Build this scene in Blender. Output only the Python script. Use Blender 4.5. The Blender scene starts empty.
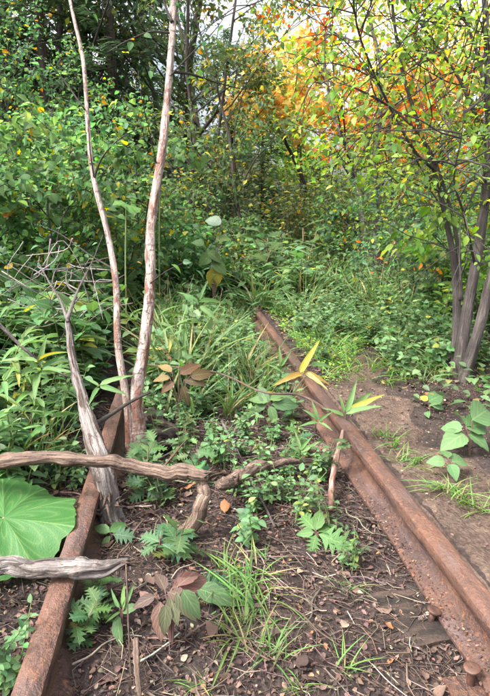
import bpy, math, random
import numpy as np
from mathutils import Matrix, Vector

# ------------------------------------------------------------------ camera, world, sun, exposure
sc = bpy.context.scene
COL = sc.collection
H_CAM = 0.84
F_PX, W_PX, H_PX = 540.0, 490.0, 696.0
PITCH = math.atan(135.0 / 540.0)
YAW = math.atan(64.0 / 556.6)                     # turned right of the track direction (+Y)

cam_data = bpy.data.cameras.new('camera')
cam = bpy.data.objects.new('camera', cam_data)
COL.objects.link(cam)
cam.location = (0, 0, H_CAM)
cam.rotation_euler = (math.pi / 2 - PITCH, 0, -YAW)
cam_data.sensor_fit = 'VERTICAL'
cam_data.sensor_height = 24.0
cam_data.lens = 24.0 * F_PX / H_PX
cam_data.clip_start = 0.05
cam_data.clip_end = 900
sc.camera = cam

SUN_EL, SUN_AZ = math.radians(54), math.radians(-112)      # azimuth measured from +Y towards +X
world = bpy.data.worlds.new('World')
sc.world = world
world.use_nodes = True
wn = world.node_tree
bg = wn.nodes['Background']
sky = wn.nodes.new('ShaderNodeTexSky')
sky.sky_type = 'NISHITA'
sky.sun_disc = False
sky.sun_elevation = SUN_EL
sky.sun_rotation = SUN_AZ
sky.air_density = 1.0
sky.dust_density = 8.0
sky.ozone_density = 1.0
# thin broken cloud over the whole sky
w_tc = wn.nodes.new('ShaderNodeTexCoord')
w_ns = wn.nodes.new('ShaderNodeTexNoise')
w_ns.inputs['Scale'].default_value = 2.2
w_ns.inputs['Detail'].default_value = 6
w_ns.inputs['Roughness'].default_value = 0.6
wn.links.new(w_tc.outputs['Generated'], w_ns.inputs['Vector'])
w_rp = wn.nodes.new('ShaderNodeMapRange')
w_rp.inputs['From Min'].default_value = 0.34
w_rp.inputs['From Max'].default_value = 0.56
wn.links.new(w_ns.outputs[0], w_rp.inputs['Value'])
w_hs = wn.nodes.new('ShaderNodeHueSaturation')
w_hs.inputs['Saturation'].default_value = 0.18
w_hs.inputs['Value'].default_value = 2.7
wn.links.new(sky.outputs['Color'], w_hs.inputs['Color'])
w_mx = wn.nodes.new('ShaderNodeMix')
w_mx.data_type = 'RGBA'
wn.links.new(w_rp.outputs[0], w_mx.inputs[0])
wn.links.new(sky.outputs['Color'], w_mx.inputs[6])
wn.links.new(w_hs.outputs[0], w_mx.inputs[7])
wn.links.new(w_mx.outputs[2], bg.inputs['Color'])
bg.inputs['Strength'].default_value = 0.15

sun_data = bpy.data.lights.new('sun', 'SUN')
sun_data.energy = 3.0
sun_data.angle = math.radians(7)
sun_data.color = (1.0, 0.965, 0.91)
sun = bpy.data.objects.new('sun', sun_data)
COL.objects.link(sun)
sd = Vector((math.sin(SUN_AZ) * math.cos(SUN_EL), math.cos(SUN_AZ) * math.cos(SUN_EL), math.sin(SUN_EL)))
sun.rotation_euler = sd.to_track_quat('Z', 'Y').to_euler()
sun.location = sd * 40

sc.view_settings.view_transform = 'Standard'
sc.view_settings.look = 'None'
sc.view_settings.gamma = 1.0
sc.view_settings.exposure = 1.08
sc.view_settings.use_curve_mapping = False
sc.render.engine = 'CYCLES'
sc.cycles.use_denoising = True
sc.cycles.max_bounces = 8
sc.cycles.diffuse_bounces = 5
sc.cycles.transmission_bounces = 5
sc.cycles.glossy_bounces = 2
sc.cycles.sample_clamp_indirect = 6

rng = np.random.default_rng(7)
random.seed(7)

# ------------------------------------------------------------------ pixel -> place
SY, CY, SP, CP = math.sin(YAW), math.cos(YAW), math.sin(PITCH), math.cos(PITCH)
V_R = np.array([CY, -SY, 0.0])
V_HF = np.array([SY, CY, 0.0])                    # horizontal forward
V_F = V_HF * CP + np.array([0, 0, -SP])
V_U = V_HF * SP + np.array([0, 0, CP])
EYE = np.array([0, 0, H_CAM])

def ray(px, py):
    return V_F * F_PX + V_R * (px - W_PX / 2) + V_U * (H_PX / 2 - py)

def P(px, py, d):
    """point seen at that pixel, d metres ahead of the camera (measured level)"""
    r = ray(px, py)
    return EYE + r * (d / float(r @ V_HF))

def G(px, py, z=-0.1):
    r = ray(px, py)
    return EYE + r * ((z - H_CAM) / r[2])

# ------------------------------------------------------------------ noise
def _hash(ix, iy, iz):
    h = (ix * 374761393 + iy * 668265263 + iz * 1274126177) & 0xffffffff
    h = ((h ^ (h >> 13)) * 1103515245) & 0xffffffff
    h = ((h ^ (h >> 16)) * 2246822519) & 0xffffffff
    return ((h ^ (h >> 15)) & 0xffffff) / float(0xffffff)

def vnoise(p):
    p = np.asarray(p, float)
    i = np.floor(p).astype(np.int64)
    f = p - i
    f = f * f * (3 - 2 * f)
    r = 0
    for dx in (0, 1):
        for dy in (0, 1):
            for dz in (0, 1):
                w = (f[:, 0] if dx else 1 - f[:, 0]) * (f[:, 1] if dy else 1 - f[:, 1]) * (f[:, 2] if dz else 1 - f[:, 2])
                r = r + w * _hash(i[:, 0] + dx, i[:, 1] + dy, i[:, 2] + dz)
    return r * 2 - 1

def fbm(p, octv=4):
    p = np.asarray(p, float)
    a, s, t = 1.0, 0.0, 0.0
    for k in range(octv):
        s = s + a * vnoise(p * (2.03 ** k) + 17.3 * k)
        t += a
        a *= 0.5
    return s / t

def sstep(a, b, x):
    t = np.clip((x - a) / (b - a), 0, 1)
    return t * t * (3 - 2 * t)

# ------------------------------------------------------------------ terrain
X_R, X_L = 0.6465, -0.3035                        # rail centre lines
HEAD_W, RAIL_H, BASE_W = 0.058, 0.108, 0.128

def terrain(x, y):
    x = np.atleast_1d(np.asarray(x, float)); y = np.atleast_1d(np.asarray(y, float))
    z = np.full(np.broadcast(x, y).shape, -0.128)
    z = z + 0.106 * sstep(X_R + 0.026, X_R + 0.05, x)                         # path side sits level with the rail head
    z = z + 0.05 * sstep(X_L - 0.1, X_L - 0.5, x) + 0.02 * np.exp(-((x - 0.15) / 0.25) ** 2)
    s = -x + 0.45 * np.maximum(0, y - 5) - 1.1
    z = z + 0.48 * np.log1p(np.exp(np.clip(s * 2.2, -30, 30))) / 2.2 * (1 - 0.5 * sstep(14, 40, s))
    z = z - 0.10 * np.maximum(0, x - 3.6) * (1 - sstep(10, 40, x)) - 0.6 * sstep(10, 40, x)
    p = np.stack([x * 1.0 + 0 * y, y + 0 * x, 0 * (x + y)], -1).reshape(-1, 3)
    far = sstep(2.0, 14, np.hypot(p[:, 0], p[:, 1])).reshape(z.shape)
    z = z + (0.018 * fbm(p * 3.1, 3) + 0.010 * fbm(p * 11, 3)).reshape(z.shape) + far * 0.35 * fbm(p * 0.35 + 5, 3).reshape(z.shape)
    return z

def gz(x, y):
    return float(terrain(x, y)[0])

def on_ground(px, py):
    """where the line of sight meets the terrain"""
    r = ray(px, py)
    r = r / float(r @ V_HF)
    d = 0.5
    last = 0.5
    while d < 60:
        p = EYE + r * d
        if p[2] < gz(p[0], p[1]):
            a, b = last, d
            for _ in range(18):
                m = (a + b) / 2
                p = EYE + r * m
                if p[2] < gz(p[0], p[1]): b = m
                else: a = m
            return EYE + r * b
        last = d
        d *= 1.03
    return EYE + r * 60

# ------------------------------------------------------------------ materials
def new_mat(name):
    m = bpy.data.materials.new(name)
    m.use_nodes = True
    nt = m.node_tree
    for n in list(nt.nodes):
        nt.nodes.remove(n)
    out = nt.nodes.new('ShaderNodeOutputMaterial')
    return m, nt, out

def N(nt, kind, **kw):
    n = nt.nodes.new(kind)
    for k, v in kw.items():
        if k in ('operation', 'blend_type', 'data_type', 'attribute_name', 'noise_dimensions', 'feature', 'wave_type', 'bands_direction', 'distance', 'attribute_type'):
            setattr(n, k, v)
        else:
            n.inputs[k].default_value = v
    return n

def L(nt, a, b):
    nt.links.new(a, b)

def math_n(nt, op, a, b=None, c=None, clamp=False):
    n = nt.nodes.new('ShaderNodeMath')
    n.operation = op
    n.use_clamp = clamp
    for i, v in enumerate((a, b, c)):
        if v is None: continue
        if isinstance(v, (int, float)): n.inputs[i].default_value = v
        else: nt.links.new(v, n.inputs[i])
    return n.outputs[0]

def mix_c(nt, fac, a, b, blend='MIX'):
    n = nt.nodes.new('ShaderNodeMix')
    n.data_type = 'RGBA'
    n.blend_type = blend
    for sock, v in ((n.inputs[0], fac), (n.inputs[6], a), (n.inputs[7], b)):
        if isinstance(v, (int, float)): sock.default_value = v
        elif isinstance(v, tuple): sock.default_value = (*v, 1) if len(v) == 3 else v
        else: nt.links.new(v, sock)
    return n.outputs[2]

def ramp(nt, fac, stops):
    n = nt.nodes.new('ShaderNodeValToRGB')
    e = n.color_ramp.elements
    while len(e) < len(stops): e.new(0.5)
    for el, (p, c) in zip(e, stops):
        el.position = p
        el.color = (*c, 1) if len(c) == 3 else c
    nt.links.new(fac, n.inputs[0])
    return n.outputs[0]

def noise_n(nt, vec, scale, detail=4, rough=0.55, dist=0.0):
    n = nt.nodes.new('ShaderNodeTexNoise')
    n.inputs['Scale'].default_value = scale
    n.inputs['Detail'].default_value = detail
    n.inputs['Roughness'].default_value = rough
    n.inputs['Distortion'].default_value = dist
    if vec is not None: nt.links.new(vec, n.inputs['Vector'])
    return n.outputs[0]

def bump_n(nt, height, strength, dist, normal=None):
    n = nt.nodes.new('ShaderNodeBump')
    n.inputs['Strength'].default_value = strength
    n.inputs['Distance'].default_value = dist
    nt.links.new(height, n.inputs['Height'])
    if normal is not None: nt.links.new(normal, n.inputs['Normal'])
    return n.outputs[0]

def mapping(nt, vec, scale):
    n = nt.nodes.new('ShaderNodeMapping')
    n.inputs['Scale'].default_value = scale
    nt.links.new(vec, n.inputs['Vector'])
    return n.outputs[0]

def leaf_material(name, transl=0.35, rough=0.42, veins=9.0, vary=0.22, spots=0.25):
    m, nt, out = new_mat(name)
    at = N(nt, 'ShaderNodeAttribute', attribute_name='col')
    uv = N(nt, 'ShaderNodeAttribute', attribute_name='luv')
    oi = nt.nodes.new('ShaderNodeObjectInfo')
    geo = nt.nodes.new('ShaderNodeNewGeometry')
    sep = nt.nodes.new('ShaderNodeSeparateXYZ')
    L(nt, uv.outputs['Vector'], sep.inputs[0])
    u, v = sep.outputs[0], sep.outputs[1]
    av = math_n(nt, 'ABSOLUTE', v)
    rib = math_n(nt, 'LESS_THAN', av, 0.06)
    ph = math_n(nt, 'SUBTRACT', math_n(nt, 'MULTIPLY', u, veins), math_n(nt, 'MULTIPLY', av, 2.2))
    side = math_n(nt, 'POWER', math_n(nt, 'ABSOLUTE', math_n(nt, 'SINE', math_n(nt, 'MULTIPLY', ph, math.pi))), 6)
    vein = math_n(nt, 'MAXIMUM', rib, math_n(nt, 'MULTIPLY', math_n(nt, 'SUBTRACT', 1, side), 0.0))
    line = math_n(nt, 'MULTIPLY', math_n(nt, 'SUBTRACT', 1.0, math_n(nt, 'POWER', math_n(nt, 'ABSOLUTE', math_n(nt, 'SINE', math_n(nt, 'MULTIPLY', ph, math.pi))), 0.35)), 0.8)
    vein = math_n(nt, 'MAXIMUM', vein, line, clamp=True)
    hsv = nt.nodes.new('ShaderNodeHueSaturation')
    L(nt, at.outputs['Color'], hsv.inputs['Color'])
    L(nt, math_n(nt, 'MULTIPLY_ADD', oi.outputs['Random'], 0.035, 0.488), hsv.inputs['Hue'])
    r2 = math_n(nt, 'FRACT', math_n(nt, 'MULTIPLY', oi.outputs['Random'], 7.31))
    L(nt, math_n(nt, 'MULTIPLY_ADD', r2, 2 * vary, 1.08 - vary), hsv.inputs['Value'])
    hsv.inputs['Saturation'].default_value = 1.06
    tc = nt.nodes.new('ShaderNodeTexCoord')
    nz = noise_n(nt, tc.outputs['Object'], 38, 3)
    c = mix_c(nt, math_n(nt, 'MULTIPLY', math_n(nt, 'SUBTRACT', nz, 0.5, clamp=True), 2.4 * spots, clamp=True), hsv.outputs[0], (0.16, 0.13, 0.03))
    cl = mix_c(nt, math_n(nt, 'MULTIPLY', vein, 0.30), c, (0.28, 0.36, 0.14))
    # the underside of a leaf is paler and duller
    cl = mix_c(nt, math_n(nt, 'MULTIPLY', geo.outputs['Backfacing'], 0.14), cl, (0.16, 0.21, 0.13))
    bs = nt.nodes.new('ShaderNodeBsdfPrincipled')
    L(nt, cl, bs.inputs['Base Color'])
    L(nt, math_n(nt, 'MULTIPLY_ADD', nz, 0.3, rough - 0.15), bs.inputs['Roughness'])
    bs.inputs['Specular IOR Level'].default_value = 0.22
    L(nt, bump_n(nt, math_n(nt, 'ADD', vein, math_n(nt, 'MULTIPLY', nz, 1.5)), 0.35, 0.003), bs.inputs['Normal'])
    tr = nt.nodes.new('ShaderNodeBsdfTranslucent')
    tcol = nt.nodes.new('ShaderNodeHueSaturation')
    tcol.inputs['Hue'].default_value = 0.485
    tcol.inputs['Saturation'].default_value = 1.12
    tcol.inputs['Value'].default_value = 1.7
    L(nt, cl, tcol.inputs['Color'])
    L(nt, tcol.outputs[0], tr.inputs['Color'])
    mx = nt.nodes.new('ShaderNodeMixShader')
    mx.inputs[0].default_value = transl
    L(nt, bs.outputs[0], mx.inputs[1]); L(nt, tr.outputs[0], mx.inputs[2])
    L(nt, mx.outputs[0], out.inputs['Surface'])
    return m

def attr_material(name, rough=0.85, vary=0.3, nscale=60, bump=0.4):
    m, nt, out = new_mat(name)
    at = N(nt, 'ShaderNodeAttribute', attribute_name='col')
    tc = nt.nodes.new('ShaderNodeTexCoord')
    nz = noise_n(nt, tc.outputs['Object'], nscale, 4)
    c = mix_c(nt, 1.0, at.outputs['Color'], ramp(nt, nz, [(0.25, (1 - vary,) * 3), (0.75, (1 + vary,) * 3)]), 'MULTIPLY')
    bs = nt.nodes.new('ShaderNodeBsdfPrincipled')
    L(nt, c, bs.inputs['Base Color'])
    bs.inputs['Roughness'].default_value = rough
    bs.inputs['Specular IOR Level'].default_value = 0.25
    L(nt, bump_n(nt, nz, bump, 0.004), bs.inputs['Normal'])
    L(nt, bs.outputs[0], out.inputs['Surface'])
    return m

def bark_material(name, stops, grain=(3.0, 14.0), bump=0.7, rough=0.85, extra=None, patches=0.0):
    """grain runs along the stem: luv.x is metres along it, luv.y the angle around it"""
    m, nt, out = new_mat(name)
    uv = N(nt, 'ShaderNodeAttribute', attribute_name='luv')
    tc = nt.nodes.new('ShaderNodeTexCoord')
    gv = mapping(nt, uv.outputs['Vector'], (grain[0], grain[1], grain[1]))
    n1 = noise_n(nt, gv, 1.0, 6, 0.62, 0.6)
    n2 = noise_n(nt, tc.outputs['Object'], 9, 4)
    n3 = noise_n(nt, tc.outputs['Object'], 140, 3)
    f = math_n(nt, 'ADD', math_n(nt, 'MULTIPLY', n1, 0.6), math_n(nt, 'ADD', math_n(nt, 'MULTIPLY', n2, 0.3), math_n(nt, 'MULTIPLY', n3, 0.1)))
    c = ramp(nt, f, stops)
    if patches:
        pn = noise_n(nt, mapping(nt, uv.outputs['Vector'], (9, 4, 4)), 1.0, 5, 0.65, 0.8)
        c = mix_c(nt, math_n(nt, 'MULTIPLY', math_n(nt, 'SUBTRACT', pn, patches, clamp=True), 14, clamp=True), c, mix_c(nt, n3, (0.018, 0.013, 0.011), (0.085, 0.055, 0.042)))
    if extra: c = extra(nt, c, uv, tc)
    bs = nt.nodes.new('ShaderNodeBsdfPrincipled')
    L(nt, c, bs.inputs['Base Color'])
    bs.inputs['Roughness'].default_value = rough
    bs.inputs['Specular IOR Level'].default_value = 0.3
    h = math_n(nt, 'ADD', n1, math_n(nt, 'MULTIPLY', n3, 0.3))
    L(nt, bump_n(nt, h, bump, 0.012), bs.inputs['Normal'])
    L(nt, bs.outputs[0], out.inputs['Surface'])
    return m

def birch_extra(nt, c, uv, tc):
    # thin dark horizontal lenticels, and reddish inner bark where the white has peeled
    lv = mapping(nt, uv.outputs['Vector'], (60, 1.8, 1.8))
    ln = noise_n(nt, lv, 1.0, 3, 0.5)
    c = mix_c(nt, math_n(nt, 'MULTIPLY', math_n(nt, 'GREATER_THAN', ln, 0.60), 0.75), c, (0.07, 0.045, 0.04))
    pn = noise_n(nt, mapping(nt, uv.outputs['Vector'], (8, 2.2, 2.2)), 1.0, 5, 0.6, 0.8)
    sep = nt.nodes.new('ShaderNodeSeparateXYZ')
    L(nt, uv.outputs['Vector'], sep.inputs[0])
    low = math_n(nt, 'MULTIPLY_ADD', sep.outputs[0], -0.075, 0.13, clamp=True)
    pf = math_n(nt, 'MULTIPLY', math_n(nt, 'SUBTRACT', math_n(nt, 'ADD', pn, low), 0.575, clamp=True), 12, clamp=True)
    return mix_c(nt, pf, c, mix_c(nt, noise_n(nt, tc.outputs['Object'], 30, 4), (0.05, 0.03, 0.027), (0.20, 0.09, 0.06)))

M = {}
M['leaf'] = leaf_material('leaf_green')
M['leaf_far'] = leaf_material('leaf_canopy', transl=0.48, rough=0.5, spots=0.15)
M['leaf_bright'] = leaf_material('leaf_autumn', transl=0.6, rough=0.5, spots=0.05)
M['leaf_big'] = leaf_material('leaf_broad', transl=0.35, rough=0.5, veins=5, vary=0.10, spots=0.3)
M['blade'] = leaf_material('grass_blade', transl=0.35, rough=0.5, veins=0.0, spots=0.3)
M['dead'] = attr_material('dead_leaf', vary=0.45, nscale=45, rough=0.8)
M['twig'] = attr_material('twig_bark', vary=0.35, nscale=80)
M['stem'] = attr_material('green_stem', vary=0.2, nscale=60, rough=0.6)
M['birch'] = bark_material('birch_bark', [(0.34, (0.06, 0.045, 0.042)), (0.44, (0.20, 0.155, 0.138)), (0.55, (0.32, 0.262, 0.228)), (0.75, (0.44, 0.375, 0.33))], grain=(14, 3), bump=0.9, rough=0.65, extra=birch_extra, patches=0.57)
M['birch_old'] = bark_material('old_birch_bark', [(0.34, (0.03, 0.02, 0.017)), (0.45, (0.13, 0.08, 0.06)), (0.57, (0.25, 0.18, 0.145)), (0.75, (0.38, 0.31, 0.27))], grain=(16, 3), bump=0.8, extra=birch_extra)
M['grey_wood'] = bark_material('weathered_wood', [(0.34, (0.025, 0.020, 0.019)), (0.45, (0.11, 0.092, 0.085)), (0.56, (0.20, 0.175, 0.165)), (0.72, (0.33, 0.30, 0.28))], grain=(5, 9), bump=1.0, patches=0.52)
M['brown_wood'] = bark_material('brown_wood', [(0.32, (0.03, 0.019, 0.015)), (0.45, (0.10, 0.066, 0.05)), (0.58, (0.18, 0.125, 0.095)), (0.75, (0.30, 0.235, 0.20))], grain=(5, 8), bump=1.0, patches=0.52)
M['bark'] = bark_material('grey_bark', [(0.34, (0.015, 0.012, 0.011)), (0.5, (0.058, 0.048, 0.044)), (0.70, (0.16, 0.138, 0.128))], grain=(6, 6), bump=1.0)
M['dark_bark'] = bark_material('dark_bark', [(0.30, (0.02, 0.016, 0.014)), (0.5, (0.055, 0.045, 0.04)), (0.72, (0.12, 0.10, 0.09))], grain=(6, 6), bump=1.0)
M['rot'] = bark_material('rotten_wood', [(0.36, (0.006, 0.004, 0.004)), (0.5, (0.022, 0.015, 0.012)), (0.70, (0.085, 0.055, 0.042))], grain=(9, 12), bump=1.0)

def rust_material(name, dark=1.0, bump=1.0):
    m, nt, out = new_mat(name)
    tc = nt.nodes.new('ShaderNodeTexCoord')
    st = mapping(nt, tc.outputs['Object'], (1, 0.25, 1))
    a = noise_n(nt, st, 13, 6, 0.6)
    b = noise_n(nt, tc.outputs['Object'], 150, 4, 0.6)
    c2 = noise_n(nt, st, 38, 5, 0.65)
    f = math_n(nt, 'ADD', math_n(nt, 'MULTIPLY', a, 0.5), math_n(nt, 'ADD', math_n(nt, 'MULTIPLY', c2, 0.32), math_n(nt, 'MULTIPLY', b, 0.18)))
    col = ramp(nt, f, [(0.34, (0.014 * dark, 0.008 * dark, 0.0075 * dark)), (0.44, (0.045 * dark, 0.023 * dark, 0.018 * dark)), (0.53, (0.098 * dark, 0.044 * dark, 0.027 * dark)), (0.62, (0.125 * dark, 0.062 * dark, 0.043 * dark)), (0.75, (0.15 * dark, 0.095 * dark, 0.085 * dark))])
    sn = noise_n(nt, st, 5.5, 6, 0.7)
    col = mix_c(nt, math_n(nt, 'MULTIPLY', math_n(nt, 'SUBTRACT', sn, 0.47, clamp=True), 5, clamp=True), col, (0.040 * dark, 0.022 * dark, 0.019 * dark))
    fl = noise_n(nt, tc.outputs['Object'], 70, 5, 0.7)
    col = mix_c(nt, math_n(nt, 'MULTIPLY', math_n(nt, 'SUBTRACT', fl, 0.56, clamp=True), 8, clamp=True), col, (0.17 * dark, 0.070 * dark, 0.036 * dark))
    gn = noise_n(nt, st, 21, 4)
    col = mix_c(nt, math_n(nt, 'MULTIPLY', math_n(nt, 'SUBTRACT', gn, 0.55, clamp=True), 4, clamp=True), col, (0.085, 0.062, 0.062))
    bs = nt.nodes.new('ShaderNodeBsdfPrincipled')
    L(nt, col, bs.inputs['Base Color'])
    L(nt, math_n(nt, 'MULTIPLY_ADD', a, 0.35, 0.42), bs.inputs['Roughness'])
    bs.inputs['Specular IOR Level'].default_value = 0.45
    h = math_n(nt, 'ADD', math_n(nt, 'MULTIPLY', b, 0.5), math_n(nt, 'ADD', c2, fl))
    L(nt, bump_n(nt, h, bump, 0.007 * bump), bs.inputs['Normal'])
    L(nt, bs.outputs[0], out.inputs['Surface'])
    return m
M['rust'] = rust_material('rusty_steel')
M['rust_dark'] = rust_material('rusty_iron_dark', 0.7, 0.35)

def soil_material(name, stops, sc1=5.0, grit=1.0):
    m, nt, out = new_mat(name)
    tc = nt.nodes.new('ShaderNodeTexCoord')
    o = tc.outputs['Object']
    a = noise_n(nt, o, sc1, 6, 0.62)
    b = noise_n(nt, o, 70, 5, 0.7)
    c2 = noise_n(nt, o, 24, 5, 0.65, 0.5)
    f = math_n(nt, 'ADD', math_n(nt, 'MULTIPLY', a, 0.40), math_n(nt, 'ADD', math_n(nt, 'MULTIPLY', c2, 0.32), math_n(nt, 'MULTIPLY', b, 0.28)))
    col = ramp(nt, f, stops)
    bs = nt.nodes.new('ShaderNodeBsdfPrincipled')
    L(nt, col, bs.inputs['Base Color'])
    bs.inputs['Roughness'].default_value = 0.9
    bs.inputs['Specular IOR Level'].default_value = 0.25
    vo = nt.nodes.new('ShaderNodeTexVoronoi')
    vo.inputs['Scale'].default_value = 95
    L(nt, o, vo.inputs['Vector'])
    h = math_n(nt, 'ADD', math_n(nt, 'MULTIPLY', b, 1.0), math_n(nt, 'ADD', math_n(nt, 'MULTIPLY', c2, 1.4), math_n(nt, 'MULTIPLY', vo.outputs['Distance'], -0.5)))
    L(nt, bump_n(nt, h, 0.9 * grit, 0.014), bs.inputs['Normal'])
    L(nt, bs.outputs[0], out.inputs['Surface'])
    return m
M['soil'] = soil_material('forest_soil', [(0.34, (0.008, 0.0058, 0.0054)), (0.46, (0.026, 0.018, 0.016)), (0.58, (0.052, 0.036, 0.031)), (0.74, (0.115, 0.084, 0.071))])
M['path'] = soil_material('path_dirt', [(0.34, (0.022, 0.014, 0.011)), (0.45, (0.058, 0.038, 0.029)), (0.55, (0.104, 0.070, 0.052)), (0.68, (0.19, 0.14, 0.108))], sc1=4.5)

# ------------------------------------------------------------------ mesh building
class MB:
    """collects triangles/quads with a colour and a (u, v) per vertex; build() makes ONE mesh"""
    def __init__(self):
        self.v, self.q, self.t, self.c, self.u = [], [], [], [], []
        self.n = 0

    def add(self, v, quads=None, tris=None, col=(0.5, 0.5, 0.5), luv=None):
        v = np.asarray(v, float).reshape(-1, 3)
        k = len(v)
        c = np.asarray(col, float)
        if c.ndim == 1: c = np.repeat(c[None, :], k, 0)
        if luv is None: luv = np.zeros((k, 3))
        luv = np.asarray(luv, float)
        if luv.shape[1] == 2: luv = np.hstack([luv, np.zeros((k, 1))])
        if quads is not None and len(quads): self.q.append(np.asarray(quads, np.int64).reshape(-1, 4) + self.n)
        if tris is not None and len(tris): self.t.append(np.asarray(tris, np.int64).reshape(-1, 3) + self.n)
        self.v.append(v); self.c.append(c); self.u.append(np.asarray(luv, float))
        self.n += k

    def mesh(self, name, mat, smooth=True):
        me = bpy.data.meshes.new(name)
        v = np.concatenate(self.v)
        q = np.concatenate(self.q) if self.q else np.zeros((0, 4), np.int64)
        t = np.concatenate(self.t) if self.t else np.zeros((0, 3), np.int64)
        loops = np.concatenate([q.ravel(), t.ravel()])
        tot = np.concatenate([np.full(len(q), 4), np.full(len(t), 3)]).astype(np.int32)
        start = np.concatenate([[0], np.cumsum(tot)[:-1]]).astype(np.int32)
        me.vertices.add(len(v)); me.loops.add(len(loops)); me.polygons.add(len(tot))
        me.vertices.foreach_set('co', v.astype(np.float32).ravel())
        me.loops.foreach_set('vertex_index', loops.astype(np.int32))
        me.polygons.foreach_set('loop_start', start)
        me.polygons.foreach_set('loop_total', tot)
        me.polygons.foreach_set('use_smooth', np.full(len(tot), smooth))
        me.update(calc_edges=True)
        c = np.concatenate(self.c)
        rgba = np.ones((len(v), 4), np.float32); rgba[:, :3] = c
        a = me.attributes.new('col', 'FLOAT_COLOR', 'POINT'); a.data.foreach_set('color', rgba.ravel())
        uv = np.concatenate(self.u).astype(np.float32)
        a = me.attributes.new('luv', 'FLOAT_VECTOR', 'POINT'); a.data.foreach_set('vector', uv.ravel())
        me.materials.append(mat)
        return me

def link(name, data, parent=None, loc=None):
    o = bpy.data.objects.new(name, data)
    COL.objects.link(o)
    if parent is not None: o.parent = parent
    if loc is not None: o.location = loc
    return o

def tag(o, label, cat, group=None):
    o['label'] = label; o['category'] = cat
    if group: o['group'] = group
    return o

def thing(name, label, cat, loc, group=None):
    o = link(name, None, None, tuple(loc))
    o.empty_display_size = 0.05
    return tag(o, label, cat, group)

def nrm(a):
    a = np.asarray(a, float)
    return a / np.maximum(np.linalg.norm(a, axis=-1, keepdims=True), 1e-9)

def smooth_line(pts, n):
    """Catmull-Rom through the points, n samples"""
    p = np.asarray(pts, float)
    if len(p) < 3:
        t = np.linspace(0, 1, n)[:, None]
        return p[0] * (1 - t) + p[-1] * t
    pp = np.vstack([2 * p[0] - p[1], p, 2 * p[-1] - p[-2]])
    out = []
    for s in np.linspace(0, len(p) - 1 - 1e-6, n):
        i = int(s); t = s - i
        a, b, c, d = pp[i], pp[i + 1], pp[i + 2], pp[i + 3]
        out.append(0.5 * ((2 * b) + (c - a) * t + (2 * a - 5 * b + 4 * c - d) * t * t + (3 * b - a - 3 * c + d) * t ** 3))
    return np.array(out)

def tube(mb, pts, rad, sides=6, col=(0.3, 0.25, 0.2), rough=0.0, cap=True, seed=0.0, freq=(9, 2.0), twist=0.0):
    pts = np.asarray(pts, float)
    n = len(pts)
    rad = np.broadcast_to(np.asarray(rad, float), (n,)) if np.ndim(rad) else np.full(n, float(rad))
    tan = nrm(np.gradient(pts, axis=0))
    ref = np.array([0.31, 0.17, 0.93]) if abs(tan[0, 2]) < 0.8 else np.array([0.9, 0.3, 0.1])
    s = nrm(np.cross(tan[0], ref)); frames = [s]
    for i in range(1, n):
        s = s - tan[i] * (s @ tan[i]); s = nrm(s); frames.append(s)
    S = np.array(frames); B = np.cross(tan, S)
    ang = np.linspace(0, 2 * math.pi, sides, endpoint=False)
    ca, sa = np.cos(ang), np.sin(ang)
    le = np.concatenate([[0], np.cumsum(np.linalg.norm(np.diff(pts, axis=0), axis=1))])
    R = np.repeat(rad[:, None], sides, 1)
    if rough:
        th_ = ang[None] + twist * le[:, None]
        q = np.stack([np.repeat(le[:, None] * freq[0], sides, 1), np.cos(th_) * freq[1] + seed, np.sin(th_) * freq[1]], -1).reshape(-1, 3)
        R = R * (1 + rough * fbm(q, 4).reshape(n, sides))
    v = pts[:, None, :] + R[..., None] * (S[:, None, :] * ca[None, :, None] + B[:, None, :] * sa[None, :, None])
    uvs = np.stack([np.repeat(le[:, None], sides, 1), np.repeat(ca[None] * 0.32, n, 0) + seed, np.repeat(sa[None] * 0.32, n, 0)], -1).reshape(-1, 3)
    idx = np.arange(n * sides).reshape(n, sides)
    a = idx[:-1]; b = idx[1:]
    q = np.stack([a, np.roll(a, -1, 1), np.roll(b, -1, 1), b], -1).reshape(-1, 4)
    v = v.reshape(-1, 3)
    tr = []
    if cap:
        v = np.vstack([v, pts[0] - tan[0] * rad[0] * 0.15, pts[-1] + tan[-1] * rad[-1] * 0.15])
        uvs = np.vstack([uvs, uvs[0], uvs[-1]])
        c0, c1 = n * sides, n * sides + 1
        for k in range(sides):
            tr.append((c0, idx[0, (k + 1) % sides], idx[0, k]))
            tr.append((c1, idx[-1, k], idx[-1, (k + 1) % sides]))
    mb.add(v, q, tr, col, uvs)
    return v

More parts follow.
